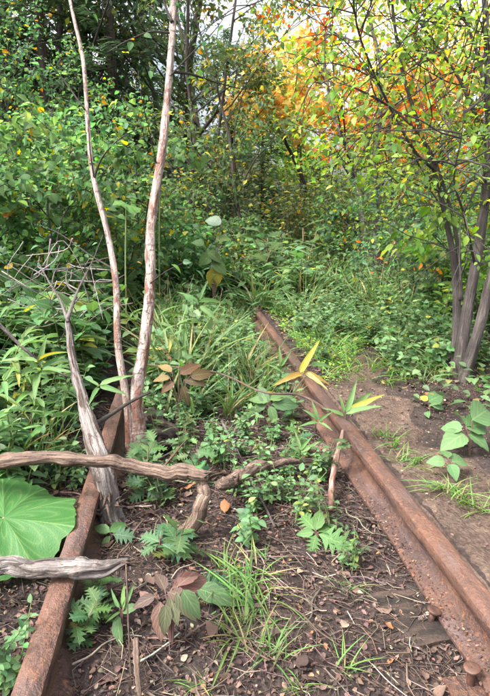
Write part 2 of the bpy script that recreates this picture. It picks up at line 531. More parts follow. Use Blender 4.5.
# ---- leaf shapes: x along the leaf (0..1), y across, z out of the face
def leaf_template(width, rows=5, fold=0.12, droop=0.25, shape='ovate', teeth=0.0, wave=0.0):
    t = np.linspace(0, 1, rows + 1)
    if shape == 'ovate': w = np.sin(np.pi * t ** 0.75) ** 0.85
    elif shape == 'lance': w = np.clip(np.sin(np.pi * t ** 0.6), 0, 1) ** 0.75 * (1 - 0.25 * t)
    elif shape == 'blade': w = np.minimum(1, 6 * t + 0.4) * (1 - t ** 2.5)
    elif shape == 'kite': w = np.interp(t, [0, 0.42, 1], [0, 1, 0])
    else: w = np.sin(np.pi * t)
    w = np.maximum(w, 0.0) * width * 0.5
    if teeth:
        w = w * (1 + teeth * np.where(np.arange(len(t)) % 2 == 0, -1, 1) * (t > 0.05) * (t < 0.97))
    x = t
    z0 = -droop * t ** 2
    v, uv = [], []
    for i in range(rows + 1):
        wz = wave * math.sin(i * 1.9)
        v += [(x[i], -w[i], z0[i] + fold * w[i] * 2 + wz), (x[i], 0, z0[i]), (x[i], w[i], z0[i] + fold * w[i] * 2 - wz)]
        uv += [(t[i], -1), (t[i], 0), (t[i], 1)]
    q = []
    for i in range(rows):
        a = 3 * i
        q += [(a, a + 1, a + 4, a + 3), (a + 1, a + 2, a + 5, a + 4)]
    return np.array(v, float), np.array(q), None, np.array(uv, float)

def star_template(lobes=5, inner=0.45, spread=2.3, cup=0.1):
    """palmate maple-like leaf as a fan; the stalk joins at the origin"""
    v = [(0.02, 0, 0)]; uv = [(0, 0)]
    angs = np.linspace(-spread, spread, lobes * 2 - 1)
    for i, a in enumerate(angs):
        r = (0.62 + 0.38 * math.cos(a * 0.75)) if i % 2 == 0 else inner * (0.6 + 0.3 * math.cos(a * 0.6))
        v.append((r * math.cos(a), r * math.sin(a) * 0.95, cup * r * abs(math.sin(a)) - 0.15 * r * r)); uv.append((r, math.sin(a)))
    t = [(0, i, i + 1) for i in range(1, len(v) - 1)]
    return np.array(v, float), None, np.array(t), np.array(uv, float)

def lobed_template(pairs=3, width=0.75, cut=0.62, droop=0.25, fold=0.1):
    """mugwort-like leaf: pointed lobes on both sides of a midrib"""
    v, uv, q, t = [], [], [], []
    st = np.linspace(0.12, 0.86, pairs * 2 + 1)
    prof = lambda s: math.sin(math.pi * min(1, s ** 0.8)) ** 0.6
    def z(x, y): return -droop * x * x + fold * abs(y)
    for i in range(len(st)):
        v.append((st[i], 0, z(st[i], 0))); uv.append((st[i], 0))
    tip = len(v); v.append((1.0, 0, z(1, 0))); uv.append((1, 0))
    base = len(v); v.append((0, 0, 0)); uv.append((0, 0))
    for sgn in (-1, 1):
        prev = None
        for i in range(len(st)):
            wv = width * 0.5 * prof(st[i])
            if i % 2 == 1:
                pt = (st[i] + 0.13, sgn * wv)
            else:
                pt = (st[i] + 0.02, sgn * wv * (1 - cut))
            k = len(v); v.append((pt[0], pt[1], z(*pt))); uv.append((pt[0], sgn))
            if prev is not None:
                f = (i - 1, i, k, prev); q.append(f if sgn > 0 else f[::-1])
            else:
                f = (base, 0, k); t.append(f if sgn > 0 else f[::-1])
            prev = k
        f = (len(st) - 1, tip, prev); t.append(f if sgn > 0 else f[::-1])
    return np.array(v, float), np.array(q), np.array(t), np.array(uv, float)

def round_template(R=20, S=96, notch=0.35, wave=0.15, cup=0.22, seed=1.0):
    """kidney-shaped butterbur leaf: rings round the stalk joint with a notch, radiating veins folded in"""
    v = [(0, 0, 0)]; uv = [(0, 0)]; q = []; t = []
    span = math.pi * 2 - notch
    for r in range(1, R + 1):
        for s in range(S + 1):
            a = -span / 2 + span * s / S
            k = r / R
            rad = k * (1.0 + 0.10 * math.cos(a) + 0.03 * math.sin(9 * a + seed) + 0.018 * math.sin(17 * a + 2 * seed) + 0.012 * math.sin(41 * a + seed))
            if r == R: rad *= 1 + 0.012 * (_hash(np.int64(s), np.int64(3), np.int64(int(seed * 10))) - 0.5) * 4 * ((s % 2) - 0.3)
            ridge = -0.04 * abs(math.sin(a * 4.5)) * min(1, k * 2)
            zz = cup * (0.6 * k - k * k) + wave * k * k * math.sin(3 * a + seed) + ridge + 0.03 * k * k * math.sin(7 * a + 2 * seed)
            v.append((rad * math.cos(a), rad * math.sin(a), zz)); uv.append((k * 0.6, math.sin(a * 4.5)))
    for s in range(S):
        t.append((0, 1 + s, 2 + s))
    for r in range(R - 1):
        for s in range(S):
            a = 1 + r * (S + 1) + s; b = a + S + 1
            q.append((a, b, b + 1, a + 1))
    return np.array(v, float), np.array(q), np.array(t), np.array(uv, float)

def put_leaves(mb, tpl, pos, axis, up, scale, col):
    """many copies of one leaf shape, all at once"""
    tv, tq, tt, tuv = tpl
    pos = np.asarray(pos, float); n = len(pos)
    if n == 0: return
    a = nrm(axis); s = nrm(np.cross(up, a)); z = np.cross(a, s)
    scale = np.broadcast_to(np.asarray(scale, float), (n,))
    v = pos[:, None, :] + scale[:, None, None] * (tv[None, :, 0:1] * a[:, None, :] + tv[None, :, 1:2] * s[:, None, :] + tv[None, :, 2:3] * z[:, None, :])
    k = len(tv)
    off = (np.arange(n) * k)[:, None, None]
    q = (tq[None] + off).reshape(-1, 4) if tq is not None and len(tq) else None
    t = (tt[None] + off).reshape(-1, 3) if tt is not None and len(tt) else None
    col = np.asarray(col, float)
    if col.ndim == 1: col = np.repeat(col[None], n, 0)
    mb.add(v.reshape(-1, 3), q, t, np.repeat(col, k, 0), np.tile(tuv, (n, 1)))

def pick_cols(n, pal, jitter=0.18, r=rng):
    """pal: list of (weight, rgb)"""
    w = np.array([p[0] for p in pal], float); w /= w.sum()
    c = np.array([p[1] for p in pal], float)[r.choice(len(pal), n, p=w)]
    return np.clip(c * (1 + jitter * r.standard_normal((n, 1))) * (1 + 0.08 * r.standard_normal((n, 3))), 0.004, 0.9)

def rdir(n, zlo=-0.3, zhi=0.5, r=rng):
    a = r.uniform(0, 2 * math.pi, n); z = r.uniform(zlo, zhi, n)
    h = np.sqrt(np.maximum(0, 1 - z * z))
    return np.stack([h * np.cos(a), h * np.sin(a), z], -1)

GREEN = [(4, (0.052, 0.120, 0.042)), (3, (0.080, 0.165, 0.056)), (3, (0.045, 0.105, 0.052)), (1.0, (0.14, 0.21, 0.07)), (0.3, (0.36, 0.32, 0.05))]
COOL = [(4, (0.058, 0.125, 0.055)), (3, (0.085, 0.165, 0.070)), (2, (0.13, 0.21, 0.095)), (0.6, (0.20, 0.23, 0.06))]
YELLOWGREEN = [(4, (0.070, 0.155, 0.055)), (2.5, (0.12, 0.22, 0.070)), (4, (0.045, 0.110, 0.050)), (0.7, (0.34, 0.30, 0.035)), (0.4, (0.34, 0.16, 0.04))]
ORANGE = [(4, (0.66, 0.36, 0.14)), (4, (0.66, 0.46, 0.20)), (0.7, (0.55, 0.22, 0.10)), (2.5, (0.22, 0.30, 0.07)), (3, (0.66, 0.50, 0.24))]
DARK = [(5, (0.022, 0.050, 0.026)), (3, (0.032, 0.066, 0.030)), (1, (0.05, 0.09, 0.035))]
LIME = [(4, (0.13, 0.25, 0.045)), (3, (0.20, 0.32, 0.06)), (2, (0.09, 0.18, 0.05)), (1.0, (0.36, 0.38, 0.08))]
OLIVE = [(4, (0.065, 0.10, 0.036)), (3, (0.09, 0.125, 0.045)), (2, (0.05, 0.085, 0.045)), (0.9, (0.30, 0.25, 0.05)), (0.4, (0.32, 0.16, 0.05))]

# ------------------------------------------------------------------ the ground
def axis_grid(a, b, step, lo, hi, grow=1.13):
    mid = list(np.arange(a, b + 1e-6, step))
    s, x = step, b
    while x < hi: s *= grow; x += s; mid.append(min(x, hi))
    s, x = step, a
    left = []
    while x > lo: s *= grow; x -= s; left.append(max(x, lo))
    return np.array(sorted(set(left)) + mid)

gx = axis_grid(-1.3, 2.3, 0.022, -160, 160)
gy = axis_grid(0.2, 4.4, 0.022, -60, 260)
GX, GY = np.meshgrid(gx, gy)
GZ = terrain(GX, GY)
pp = np.stack([GX, GY, 0 * GX], -1).reshape(-1, 3)
GZ = GZ + (0.006 * fbm(pp * 34, 3)).reshape(GZ.shape)
mb = MB()
ny, nx = GX.shape
idx = np.arange(nx * ny).reshape(ny, nx)
mb.add(np.stack([GX, GY, GZ], -1).reshape(-1, 3), np.stack([idx[:-1, :-1], idx[:-1, 1:], idx[1:, 1:], idx[1:, :-1]], -1).reshape(-1, 4))
ground = link('ground', mb.mesh('ground', M['soil']))
ground['kind'] = 'structure'

# dirt path beside the right-hand rail
right_edge = [on_ground(*p) for p in ((640, 640), (560, 540), (500, 478), (455, 452), (425, 425), (402, 398), (385, 376), (368, 360), (352, 350))]
re = np.array([(p[0], p[1]) for p in right_edge])
def path_right(y):
    return np.interp(y, re[:, 1], re[:, 0])
PY0, PY1 = 0.2, float(re[-1, 1])
mb = MB()
rows = int((PY1 - PY0) / 0.03); cols = 40
ys = np.linspace(PY0, PY1, rows)
vv = []
for y in ys:
    xl = X_R + 0.040 + 0.004 * math.sin(y * 7) + 0.30 * sstep(2.5, PY1, y)
    xr = path_right(y) + 0.05 * math.sin(y * 9.1) + 0.03 * math.sin(y * 23)
    xs = np.linspace(xl, max(xr, xl + 0.05), cols)
    vv.append(np.stack([xs, np.full(cols, y), np.zeros(cols)], -1))
vv = np.array(vv)
flat = vv.reshape(-1, 3)
edge = np.minimum(np.linspace(0, 1, cols), 1 - np.linspace(0, 1, cols))[None].repeat(rows, 0).reshape(-1)
edge2 = np.minimum(1, np.minimum(np.arange(rows), rows - 1 - np.arange(rows)) / 6.0)[:, None].repeat(cols, 1).reshape(-1)
flat[:, 2] = terrain(flat[:, 0], flat[:, 1]) + 0.011 * np.minimum(1, edge * 7) * edge2 - 0.0065 + 0.006 * fbm(flat * 34 * [1, 1, 0], 3) + 0.004 * fbm(flat * [9, 9, 0] + 3, 3)
idx = np.arange(rows * cols).reshape(rows, cols)
mb.add(flat, np.stack([idx[:-1, :-1], idx[:-1, 1:], idx[1:, 1:], idx[1:, :-1]], -1).reshape(-1, 4))
path = link('path', mb.mesh('path', M['path']))
path['kind'] = 'structure'

def on_path(x, y, pad=0.0):
    return (y < PY1) & (x > X_R + 0.05 + 0.35 * sstep(2.3, 3.2, y)) & (x < path_right(y) - pad)

# ------------------------------------------------------------------ rails, spikes, plate, sleepers
def rail_mesh(name, line, hs=1.0):
    """flat-bottomed rail swept along a line of (x, y, z-of-top, roll)"""
    hw, bw, H = HEAD_W / 2, BASE_W / 2, RAIL_H
    prof = [(-hw + 0.008, 0.0), (-hw * 0.5, 0.0022), (0, 0.003), (hw * 0.5, 0.0022), (hw - 0.008, 0.0), (hw - 0.002, -0.003), (hw, -0.010), (hw - 0.001, -0.030), (hw - 0.006, -0.036), (0.011, -0.046), (0.008, -0.056),
            (0.008, -H + 0.040), (0.016, -H + 0.026), (bw - 0.004, -H + 0.012), (bw, -H + 0.008), (bw, -H), (-bw, -H), (-bw, -H + 0.008), (-bw + 0.004, -H + 0.012), (-0.016, -H + 0.026), (-0.008, -H + 0.040),
            (-0.008, -0.056), (-0.011, -0.046), (-hw + 0.006, -0.036), (-hw + 0.001, -0.030), (-hw, -0.010), (-hw + 0.002, -0.003)]
    prof = np.array(prof); k = len(prof)
    line = np.asarray(line, float)
    n = len(line)
    V = np.zeros((n, k, 3))
    for i in range(n):
        x, y, z, roll = line[i]
        c, s = math.cos(roll), math.sin(roll)
        V[i, :, 0] = x + prof[:, 0] * c - prof[:, 1] * s
        V[i, :, 1] = y
        V[i, :, 2] = z + prof[:, 0] * s + prof[:, 1] * c
    p = V.reshape(-1, 3)
    ns = 0.0026 * fbm(p * [60, 26, 60], 3) + 0.0028 * fbm(p * [14, 6, 14] + 9, 2)
    p = p + np.stack([ns, 0 * ns, 0.8 * ns], -1)
    idx = np.arange(n * k).reshape(n, k)
    a, b = idx[:-1], idx[1:]
    q = np.stack([a, np.roll(a, -1, 1), np.roll(b, -1, 1), b], -1).reshape(-1, 4)
    mb = MB(); mb.add(p, q)
    # end faces
    for e, fl in ((0, False), (n - 1, True)):
        c = len(p); mb2 = idx[e]
        mb.add(np.vstack([p[mb2], p[mb2].mean(0)]), None, [((k, j, (j + 1) % k) if fl else (k, (j + 1) % k, j)) for j in range(k)])
    me = mb.mesh(name, M['rust'], smooth=True)
    return me

def sharp(o, ang=40):
    me = o.data
    try:
        me.set_sharp_from_angle(angle=math.radians(ang))
    except Exception:
        pass

yr = np.arange(-0.6, 9.0, 0.02)
line = np.stack([X_R + 0.012 * np.maximum(0, yr - 4.2) ** 2 + 0.004 * np.sin(yr * 1.7), yr, 0.004 * np.sin(yr * 1.1) + 0.0 * yr + np.where(yr > 5, (yr - 5) * 0.02, 0), 0.02 * np.sin(yr * 0.9)], -1)
rr = link('rail', rail_mesh('rail_right', line)); sharp(rr)
tag(rr, 'long rusty steel rail running beside the bare dirt path into the undergrowth', 'rail', 'the two rails of the old track')
yl = np.arange(-0.6, 2.62, 0.02)
line = np.stack([X_L + 0.003 * np.sin(yl * 2.1), yl, 0.012 * sstep(1.6, 2.6, yl), -0.03 + 0.10 * sstep(1.7, 2.5, yl)], -1)
rl = link('rail', rail_mesh('rail_left', line)); sharp(rl)
tag(rl, 'rusty steel rail under the fallen logs, ending among the birch stems', 'rail', 'the two rails of the old track')

def box_mesh(name, mat, x0, x1, y0, y1, z0, z1, seg=(8, 30, 2), rough=0.006, freq=14, skew=0.0):
    nx_, ny_, nz_ = seg
    mbx = MB()
    def face(fn, a, b):
        A, B = np.meshgrid(np.linspace(0, 1, a + 1), np.linspace(0, 1, b + 1))
        p = np.array([fn(u, w) for u, w in zip(A.ravel(), B.ravel())], float)
        p = p + rough * np.stack([fbm(p * freq + 3, 3), fbm(p * freq + 11, 3), fbm(p * freq + 23, 3)], -1)
        i = np.arange((a + 1) * (b + 1)).reshape(b + 1, a + 1)
        le = np.stack([p[:, 0], p[:, 1] * 3], -1)
        mbx.add(p, np.stack([i[:-1, :-1], i[:-1, 1:], i[1:, 1:], i[1:, :-1]], -1).reshape(-1, 4), None, (0.2, 0.15, 0.1), le)
    lx, ly, lz = x1 - x0, y1 - y0, z1 - z0
    face(lambda u, w: (x0 + lx * u, y0 + ly * w + skew * u, z1), nx_, ny_)
    face(lambda u, w: (x0 + lx * u, y0 + skew * u, z0 + lz * w), nx_, nz_)
    face(lambda u, w: (x1 - lx * u, y1 + skew * (1 - u), z0 + lz * w), nx_, nz_)
    face(lambda u, w: (x0, y1 - ly * u, z0 + lz * w), ny_, nz_)
    face(lambda u, w: (x1, y0 + ly * u + skew, z0 + lz * w), ny_, nz_)
    return mbx.mesh(name, mat)

# rotten sleepers, almost sunk into the litter
for k, (yy, lab) in enumerate(((1.06, 'rotten wooden sleeper sunk in litter under the two rail spikes'), (1.98, 'decayed sleeper end showing under the rail by the leaning birch stick'))):
    o = link('sleeper', box_mesh('sleeper', M['brown_wood'] if k else M['rot'], X_R - (0.20 if k else 0.3), X_R + 0.5, yy - 0.09, yy + 0.09, -0.24, -RAIL_H - 0.004 + 0.02 * k * 0, seg=(40, 14, 4), rough=0.008, skew=0.03))
    tag(o, lab, 'sleeper', 'rotten sleepers under the track')
# tie plate at the near end of the rail
pl = on_ground(420, 690)
o = link('tie_plate', box_mesh('tie_plate', M['rust'], X_R - 0.128, X_R + 0.11, pl[1] - 0.10, pl[1] + 0.012, -RAIL_H - 0.012, -RAIL_H - 0.001, seg=(16, 12, 1), rough=0.002, freq=30))
tag(o, 'flat rusty base plate under the rail by the tall spike', 'rail plate')

def lathe(mb, prof, sides=18, col=(0.2, 0.1, 0.08)):
    prof = np.array(prof, float)
    a = np.linspace(0, 2 * math.pi, sides, endpoint=False)
    v = np.stack([prof[:, 0:1] * np.cos(a), prof[:, 0:1] * np.sin(a), np.repeat(prof[:, 1:2], sides, 1)], -1)
    i = np.arange(len(prof) * sides).reshape(len(prof), sides)
    mb.add(v.reshape(-1, 3), np.stack([i[:-1], np.roll(i[:-1], -1, 1), np.roll(i[1:], -1, 1), i[1:]], -1).reshape(-1, 4), None, col)

def spike(loc, height, label, tilt=(0, 0), lean=0.0):
    root = thing('rail_spike', label, 'spike', loc, 'rail spikes')
    m1 = MB(); q = 0.009
    z = np.linspace(-0.09, height - 0.012, 8)
    pts = np.stack([0 * z, 0 * z, z], -1)
    tube(m1, pts, q * 1.25, 8, (0.2, 0.1, 0.08), rough=0.12, seed=2)
    sh = link('shank', m1.mesh('spike_shank', M['rust_dark']), root)
    m2 = MB()
    lathe(m2, [(0.001, height - 0.013), (0.013, height - 0.013), (0.0135, height - 0.009), (0.0195, height - 0.0075), (0.0215, height - 0.005), (0.0215, height - 0.001), (0.0195, height + 0.0005), (0.010, height + 0.0012), (0.001, height + 0.0006)], 22)
    for v in m2.v:
        v[:, 0] *= 1.08
        v += 0.0006 * np.stack([fbm(v * 150, 3), fbm(v * 150 + 7, 3), fbm(v * 150 + 19, 3)], -1)
    sharp(link('head', m2.mesh('spike_head', M['rust_dark']), root), 35)
    root.rotation_euler = (tilt[0], tilt[1], lean)
    root.scale = (0.74, 0.74, 0.85)
    return root
p1 = G(434, 607, -RAIL_H + 0.03)
spike((X_R - BASE_W / 2 - 0.010, p1[1], -RAIL_H - 0.006), 0.036, 'low rusty spike gripping the edge of the rail foot', (0.05, 0.22))
p2 = G(466, 671, -0.075)
spike((X_R - BASE_W / 2 - 0.012, p2[1], -RAIL_H - 0.008), 0.062, 'tall loose rusty spike standing up from the base plate', (0.06, -0.06))

# ------------------------------------------------------------------ logs, branches, sticks
def log(name, mat, pts, rad, label, cat, sides=18, n=60, rough=0.18, seed=0.0, group=None, freq=(7, 2.2), parts=None, crook=0.55, knots=5, twist=0.0):
    line = smooth_line(pts, n)
    rr_ = np.interp(np.linspace(0, 1, n), np.linspace(0, 1, len(rad)), rad)
    q_ = np.stack([np.arange(n) * (7.0 / n), np.full(n, seed * 1.7), np.zeros(n)], -1)
    fade = np.minimum(1, np.arange(n) / 6.0)[:, None]
    line = line + fade * rr_[:, None] * crook * np.stack([fbm(q_ + 3, 3), fbm(q_ + 31, 3), fbm(q_ + 57, 3)], -1)
    rr_ = rr_ * (1 + 0.14 * fbm(q_ * 1.3 + 77, 3))
    for _ in range(knots):
        c_ = rng.uniform(0.05, 0.95) * n
        rr_ = rr_ * (1 + rng.uniform(0.06, 0.20) * np.exp(-((np.arange(n) - c_) / (n * rng.uniform(0.012, 0.03))) ** 2))
    base = line[0].copy()
    root = thing(name, label, cat, base, group)
    m = MB()
    tube(m, line - base, rr_, sides, (0.3, 0.25, 0.2), rough=rough, seed=seed, freq=freq, twist=twist)
    link('stem', m.mesh(name + '_stem', mat), root)
    for (pname, pmat, plist) in (parts or []):
        for (pp_, pr) in plist:
            mm = MB(); l2 = smooth_line(pp_, max(6, 5 * len(pp_)))
            tube(mm, l2 - base, 0.62 * np.interp(np.linspace(0, 1, len(l2)), np.linspace(0, 1, len(pr)), pr), 7, (0.3, 0.25, 0.2), rough=0.12, seed=seed + 3)
            link(pname, mm.mesh(name + '_' + pname, pmat), root)
    return root, line

def splinters(root, base, tip, direction, n, ln, r0, mat, spread=0.5, fan=0.02):
    for k in range(n):
        d = nrm(np.asarray(direction) + spread * rng.standard_normal(3))
        s = tip + fan * rng.standard_normal(3)
        mm = MB()
        tube(mm, np.array([s, s + d * ln * rng.uniform(0.4, 1)]) - base, [r0, r0 * 0.2], 4, (0.3, 0.2, 0.1))
        link('splinter', mm.mesh('splinter', mat), root)

# grey dead trunk leaning away over the left rail
A_pts = [P(112, 512, 1.50), P(106, 480, 1.56), P(97, 445, 1.64), P(84, 405, 1.78), P(75, 370, 1.92), P(69, 335, 2.05), P(67, 318, 2.10)]
A_pts[0][2] = gz(*A_pts[0][:2]) - 0.03
tw = lambda lst: [P(*q) for q in lst]
branchesA = [(tw([(68, 322, 2.08), (60, 300, 2.2), (48, 280, 2.3), (38, 262, 2.4)]), [0.012, 0.008, 0.006, 0.003]),
             (tw([(67, 320, 2.09), (74, 300, 2.2), (78, 290, 2.25), (86, 272, 2.35)]), [0.014, 0.011, 0.008, 0.004]),
             (tw([(76, 294, 2.24), (68, 286, 2.25), (66, 276, 2.3), (70, 262, 2.4)]), [0.008, 0.006, 0.004, 0.002]),
             (tw([(52, 286, 2.27), (54, 274, 2.3), (60, 262, 2.4)]), [0.006, 0.004, 0.002]),
             (tw([(79, 288, 2.26), (92, 262, 2.4), (103, 235, 2.6)]), [0.006, 0.004, 0.002]),
             (tw([(46, 277, 2.32), (30, 268, 2.4), (10, 262, 2.5)]), [0.005, 0.004, 0.002])]
rA, lA = log('dead_tree', M['grey_wood'], A_pts, [0.034, 0.034, 0.028, 0.0185, 0.014, 0.012, 0.009], 'bleached grey dead trunk with bare forked top leaning over the left rail', 'dead tree', rough=0.55, sides=44, n=130, freq=(1.6, 4.6), crook=0.4, knots=2, twist=1.5, parts=[('branch', M['grey_wood'], branchesA)])
splinters(rA, A_pts[0].copy(), P(110, 503, 1.49), (0.2, -0.6, 0.4), 14, 0.05, 0.006, M['brown_wood'], 0.6, 0.02)

# crooked branch lying level across the trunks, its end bent down to the ground
B_pts = [P(-60, 470, 1.40), P(0, 460, 1.43), P(55, 456, 1.46), P(110, 461, 1.46), P(150, 468, 1.45), P(182, 472, 1.43), P(210, 475, 1.42)]
prop = tw([(199, 476, 1.425), (203, 494, 1.41), (196, 516, 1.40), (176, 552, 1.42)]); prop[-1][2] = gz(*prop[-1][:2]) - 0.02
tb = [(tw([(160, 471, 1.45), (176, 452, 1.44), (186, 440, 1.43)]), [0.006, 0.005, 0.003])]
rB, lB = log('fallen_branch', M['brown_wood'], B_pts, [0.017, 0.018, 0.018, 0.019, 0.019, 0.020, 0.014], 'long crooked branch lying level before the birch, its bent end propped on soil', 'branch', rough=0.46, sides=30, n=190, freq=(2.4, 3.6), seed=4, crook=1.0, knots=7, twist=4.0, parts=[('twig', M['brown_wood'], tb)])
mm = MB(); lp = smooth_line(prop, 50) - lB[0]
lp = lp + 0.012 * np.stack([fbm(np.stack([np.arange(50) * .12, 0 * np.arange(50), 0 * np.arange(50)], -1) + q, 3) for q in (1, 9, 23)], -1)
tube(mm, lp, np.interp(np.linspace(0, 1, 50), [0, 0.2, 0.6, 1], [0.013, 0.018, 0.020, 0.025]), 22, rough=0.5, seed=8, freq=(3, 3.5), twist=5)
link('branch', mm.mesh('prop_branch', M['brown_wood']), rB)
splinters(rB, lB[0].copy(), P(208, 475, 1.42), (0.9, -0.1, 0.15), 14, 0.045, 0.005, M['brown_wood'], 0.35, 0.008)

# twisted broken branch continuing to the right rail
C_pts = [P(218, 484, 1.56), P(238, 477, 1.62), P(258, 467, 1.68), P(275, 464, 1.74), P(300, 461, 1.80), P(330, 461, 1.86)]
rC, _ = log('broken_branch', M['brown_wood'], C_pts, [0.017, 0.023, 0.018, 0.011, 0.0095, 0.008], 'twisted reddish brown broken branch with splintered thick end, pointing at the rail', 'branch', rough=0.6, sides=24, n=110, freq=(4, 3.4), seed=9, crook=1.0, knots=5, twist=16)
splinters(rC, C_pts[0].copy(), P(236, 478, 1.61), (-0.6, 0.1, 0.7), 8, 0.045, 0.006, M['brown_wood'], 0.45, 0.01)

D_pts = [P(331, 512, 1.62), P(331, 490, 1.68), P(334, 468, 1.76), P(339, 446, 1.86), P(343, 431, 1.93)]
D_pts[0][2] = gz(*D_pts[0][:2]) + 0.0
log('birch_stick', M['birch_old'], D_pts, [0.009, 0.0105, 0.010, 0.0095, 0.006], 'short peeling birch stick standing against the rail at the end of the broken branch', 'stick', rough=0.25, sides=12, n=40, seed=6, freq=(20, 3))

# peeling branch lying on the left rail
E_pts = [P(-70, 588, 1.08), P(-5, 578, 1.10), P(30, 572, 1.10), P(62, 570, 1.10), P(95, 566, 1.10), P(128, 562, 1.13)]
for p in E_pts: p[2] = max(p[2], 0.034)
rE, lE = log('peeling_branch', M['grey_wood'], E_pts, [0.018, 0.020, 0.020, 0.020, 0.017, 0.006], 'grey branch with peeling strips of bark lying across the left rail', 'branch', rough=0.4, sides=28, n=110, freq=(2.5, 3.6), seed=12, twist=6)
for k in range(7):
    # long strips of bark, loose and winding round the wood
    i0, i1 = [(0, 60), (14, 78), (30, 96), (44, 104), (8, 50), (58, 108), (24, 70)][k]
    seg = lE[i0:i1]; nn = len(seg)
    ph = k * 0.9 + np.linspace(0, 1.7, nn) + 0.25 * np.sin(np.linspace(0, 9, nn) + k)
    tn = nrm(np.gradient(seg, axis=0)); s1 = nrm(np.cross(tn, [0, 0, 1.0])); s2 = np.cross(s1, tn)
    off_ = (0.0165 + 0.003 * np.sin(np.linspace(0, 7, nn) + k * 2))[:, None]
    mm = MB()
    tube(mm, seg + off_ * (s1 * np.cos(ph)[:, None] + s2 * np.sin(ph)[:, None]) - lE[0], 0.0075 * np.sin(np.linspace(0.12, 3.02, nn)) ** 0.5 * (1 + 0.2 * np.sin(np.linspace(0, 8, nn) + k)), 10, rough=0.35, seed=k * 2.2, freq=(3, 2))
    link('bark_strip', mm.mesh('bark_strip', M['grey_wood']), rE)
splinters(rE, lE[0].copy(), P(122, 562, 1.125), (0.9, -0.1, 0.1), 12, 0.05, 0.004, M['brown_wood'], 0.35, 0.009)

# rotten stump block to the right of the birch
S_pts = [P(150, 412, 2.12), P(158, 425, 2.06), P(168, 440, 1.99), P(182, 452, 1.94)]
log('rotten_log', M['rot'], S_pts, [0.022, 0.036, 0.040, 0.016], 'dark rotten chunk of log lying beside the birch foot', 'log', rough=0.9, sides=36, n=70, seed=15, freq=(5, 5), crook=1.2)

# dark stick across the rail end, thin stake, long loose sticks
def stick(pts, r, mat, label, name='stick', sides=7, group=None):
    line = smooth_line(pts, 16)
    m = MB(); base = line[0].copy()
    tube(m, line - base, np.linspace(r, r * 0.6, 16) * (1 + 0.15 * rng.standard_normal(16)), sides, (0.3, 0.25, 0.2), rough=0.15, seed=rng.uniform(0, 9))
    o = link(name, m.mesh(name, mat), None, tuple(base))
    return tag(o, label, 'stick', group)
stick(tw([(95, 424, 1.80), (110, 415, 1.86), (130, 402, 1.95), (150, 392, 2.0)]), 0.010, M['dark_bark'], 'dark stick wedged between the grey trunk and the birch')
stick(tw([(136, 640, 0.98), (137, 672, 0.90), (140, 700, 0.85)]), 0.0075, M['brown_wood'], 'thin brown stake stuck in the soil beside the purple weed')
stick(tw([(126, 560, 1.12), (128, 620, 1.02), (131, 680, 0.92)]), 0.0028, M['brown_wood'], 'dry upright stalk hanging from the peeling branch')
g1, g2 = on_ground(222, 432), on_ground(275, 530)
stick([g1 + [0, 0, 0.05], (g1 + g2) / 2 + [0, 0, 0.03], g2 + [0, 0, 0.012]], 0.007, M['grey_wood'], 'long pale stick lying on the litter between the rails')
g1, g2 = on_ground(345, 455), on_ground(383, 470)
stick([on_ground(150, 470) + [0, 0, 0.03], on_ground(190, 461) + [0, 0, 0.06], on_ground(232, 462) + [0, 0, 0.04]], 0.004, M['grey_wood'], 'thin straight grey twig lying behind the level branch')
stick([on_ground(0, 425) + [0, 0, 0.02], on_ground(40, 436) + [0, 0, 0.03], on_ground(86, 430) + [0, 0, 0.04]], 0.016, M['dark_bark'], 'dark dead stick on the ground left of the grey trunk')
stick(tw([(-5, 320, 2.0), (20, 345, 2.0), (45, 365, 2.0), (70, 378, 2.0)]), 0.008, M['grey_wood'], 'slanting grey stick caught in the bamboo leaves')
stick(tw([(330, 412, 1.95), (300, 395, 2.1), (262, 392, 2.1), (215, 372, 2.3), (150, 365, 2.4)]), 0.006, M['brown_wood'], 'arching reddish bramble cane crossing between birch and rail')

# ------------------------------------------------------------------ trees
def grow(mbw, tips, p, d, length, r, level, par, r_):
    """one limb and, recursively, its side branches; tips collects places for leaves"""
    n = 6 if level < par['levels'] else 4
    pts = [np.array(p, float)]
    dd = nrm(np.array(d, float))
    for i in range(n):
        dd = nrm(dd + par['wander'] * r_.standard_normal(3) + np.array([0, 0, par['up'][min(level, len(par['up']) - 1)]]))
        pts.append(pts[-1] + dd * length / n)
    pts = np.array(pts)
    rads = np.linspace(r, max(r * 0.35, 0.0018), n + 1)
    tube(mbw, pts, rads, 7 if level == 0 else (5 if level == 1 else 4), (0.2, 0.17, 0.15), cap=False, rough=0.12 if level == 0 else 0, seed=r_.uniform(0, 9))
    if level >= par['levels']:
        for i in range(1, n + 1):
            tips.append((pts[i], dd))
        return
    k = par['kids'][min(level, len(par['kids']) - 1)]
    for j in range(k):
        t = r_.uniform(par['from'] if level == 0 else 0.25, 1.0)
        f = t * n; i = min(int(f), n - 1)
        q = pts[i] * (1 - (f - i)) + pts[i + 1] * (f - i)
        ax = nrm(pts[i + 1] - pts[i])
        side = nrm(np.cross(ax, r_.standard_normal(3)))
        nd = nrm(ax * par['fwd'] + side)
        grow(mbw, tips, q, nd, length * par['ratio'] * r_.uniform(0.6, 1.15) * (1.15 - 0.5 * t), max(0.0025, r * (1 - 0.65 * t) * 0.55), level + 1, par, r_)

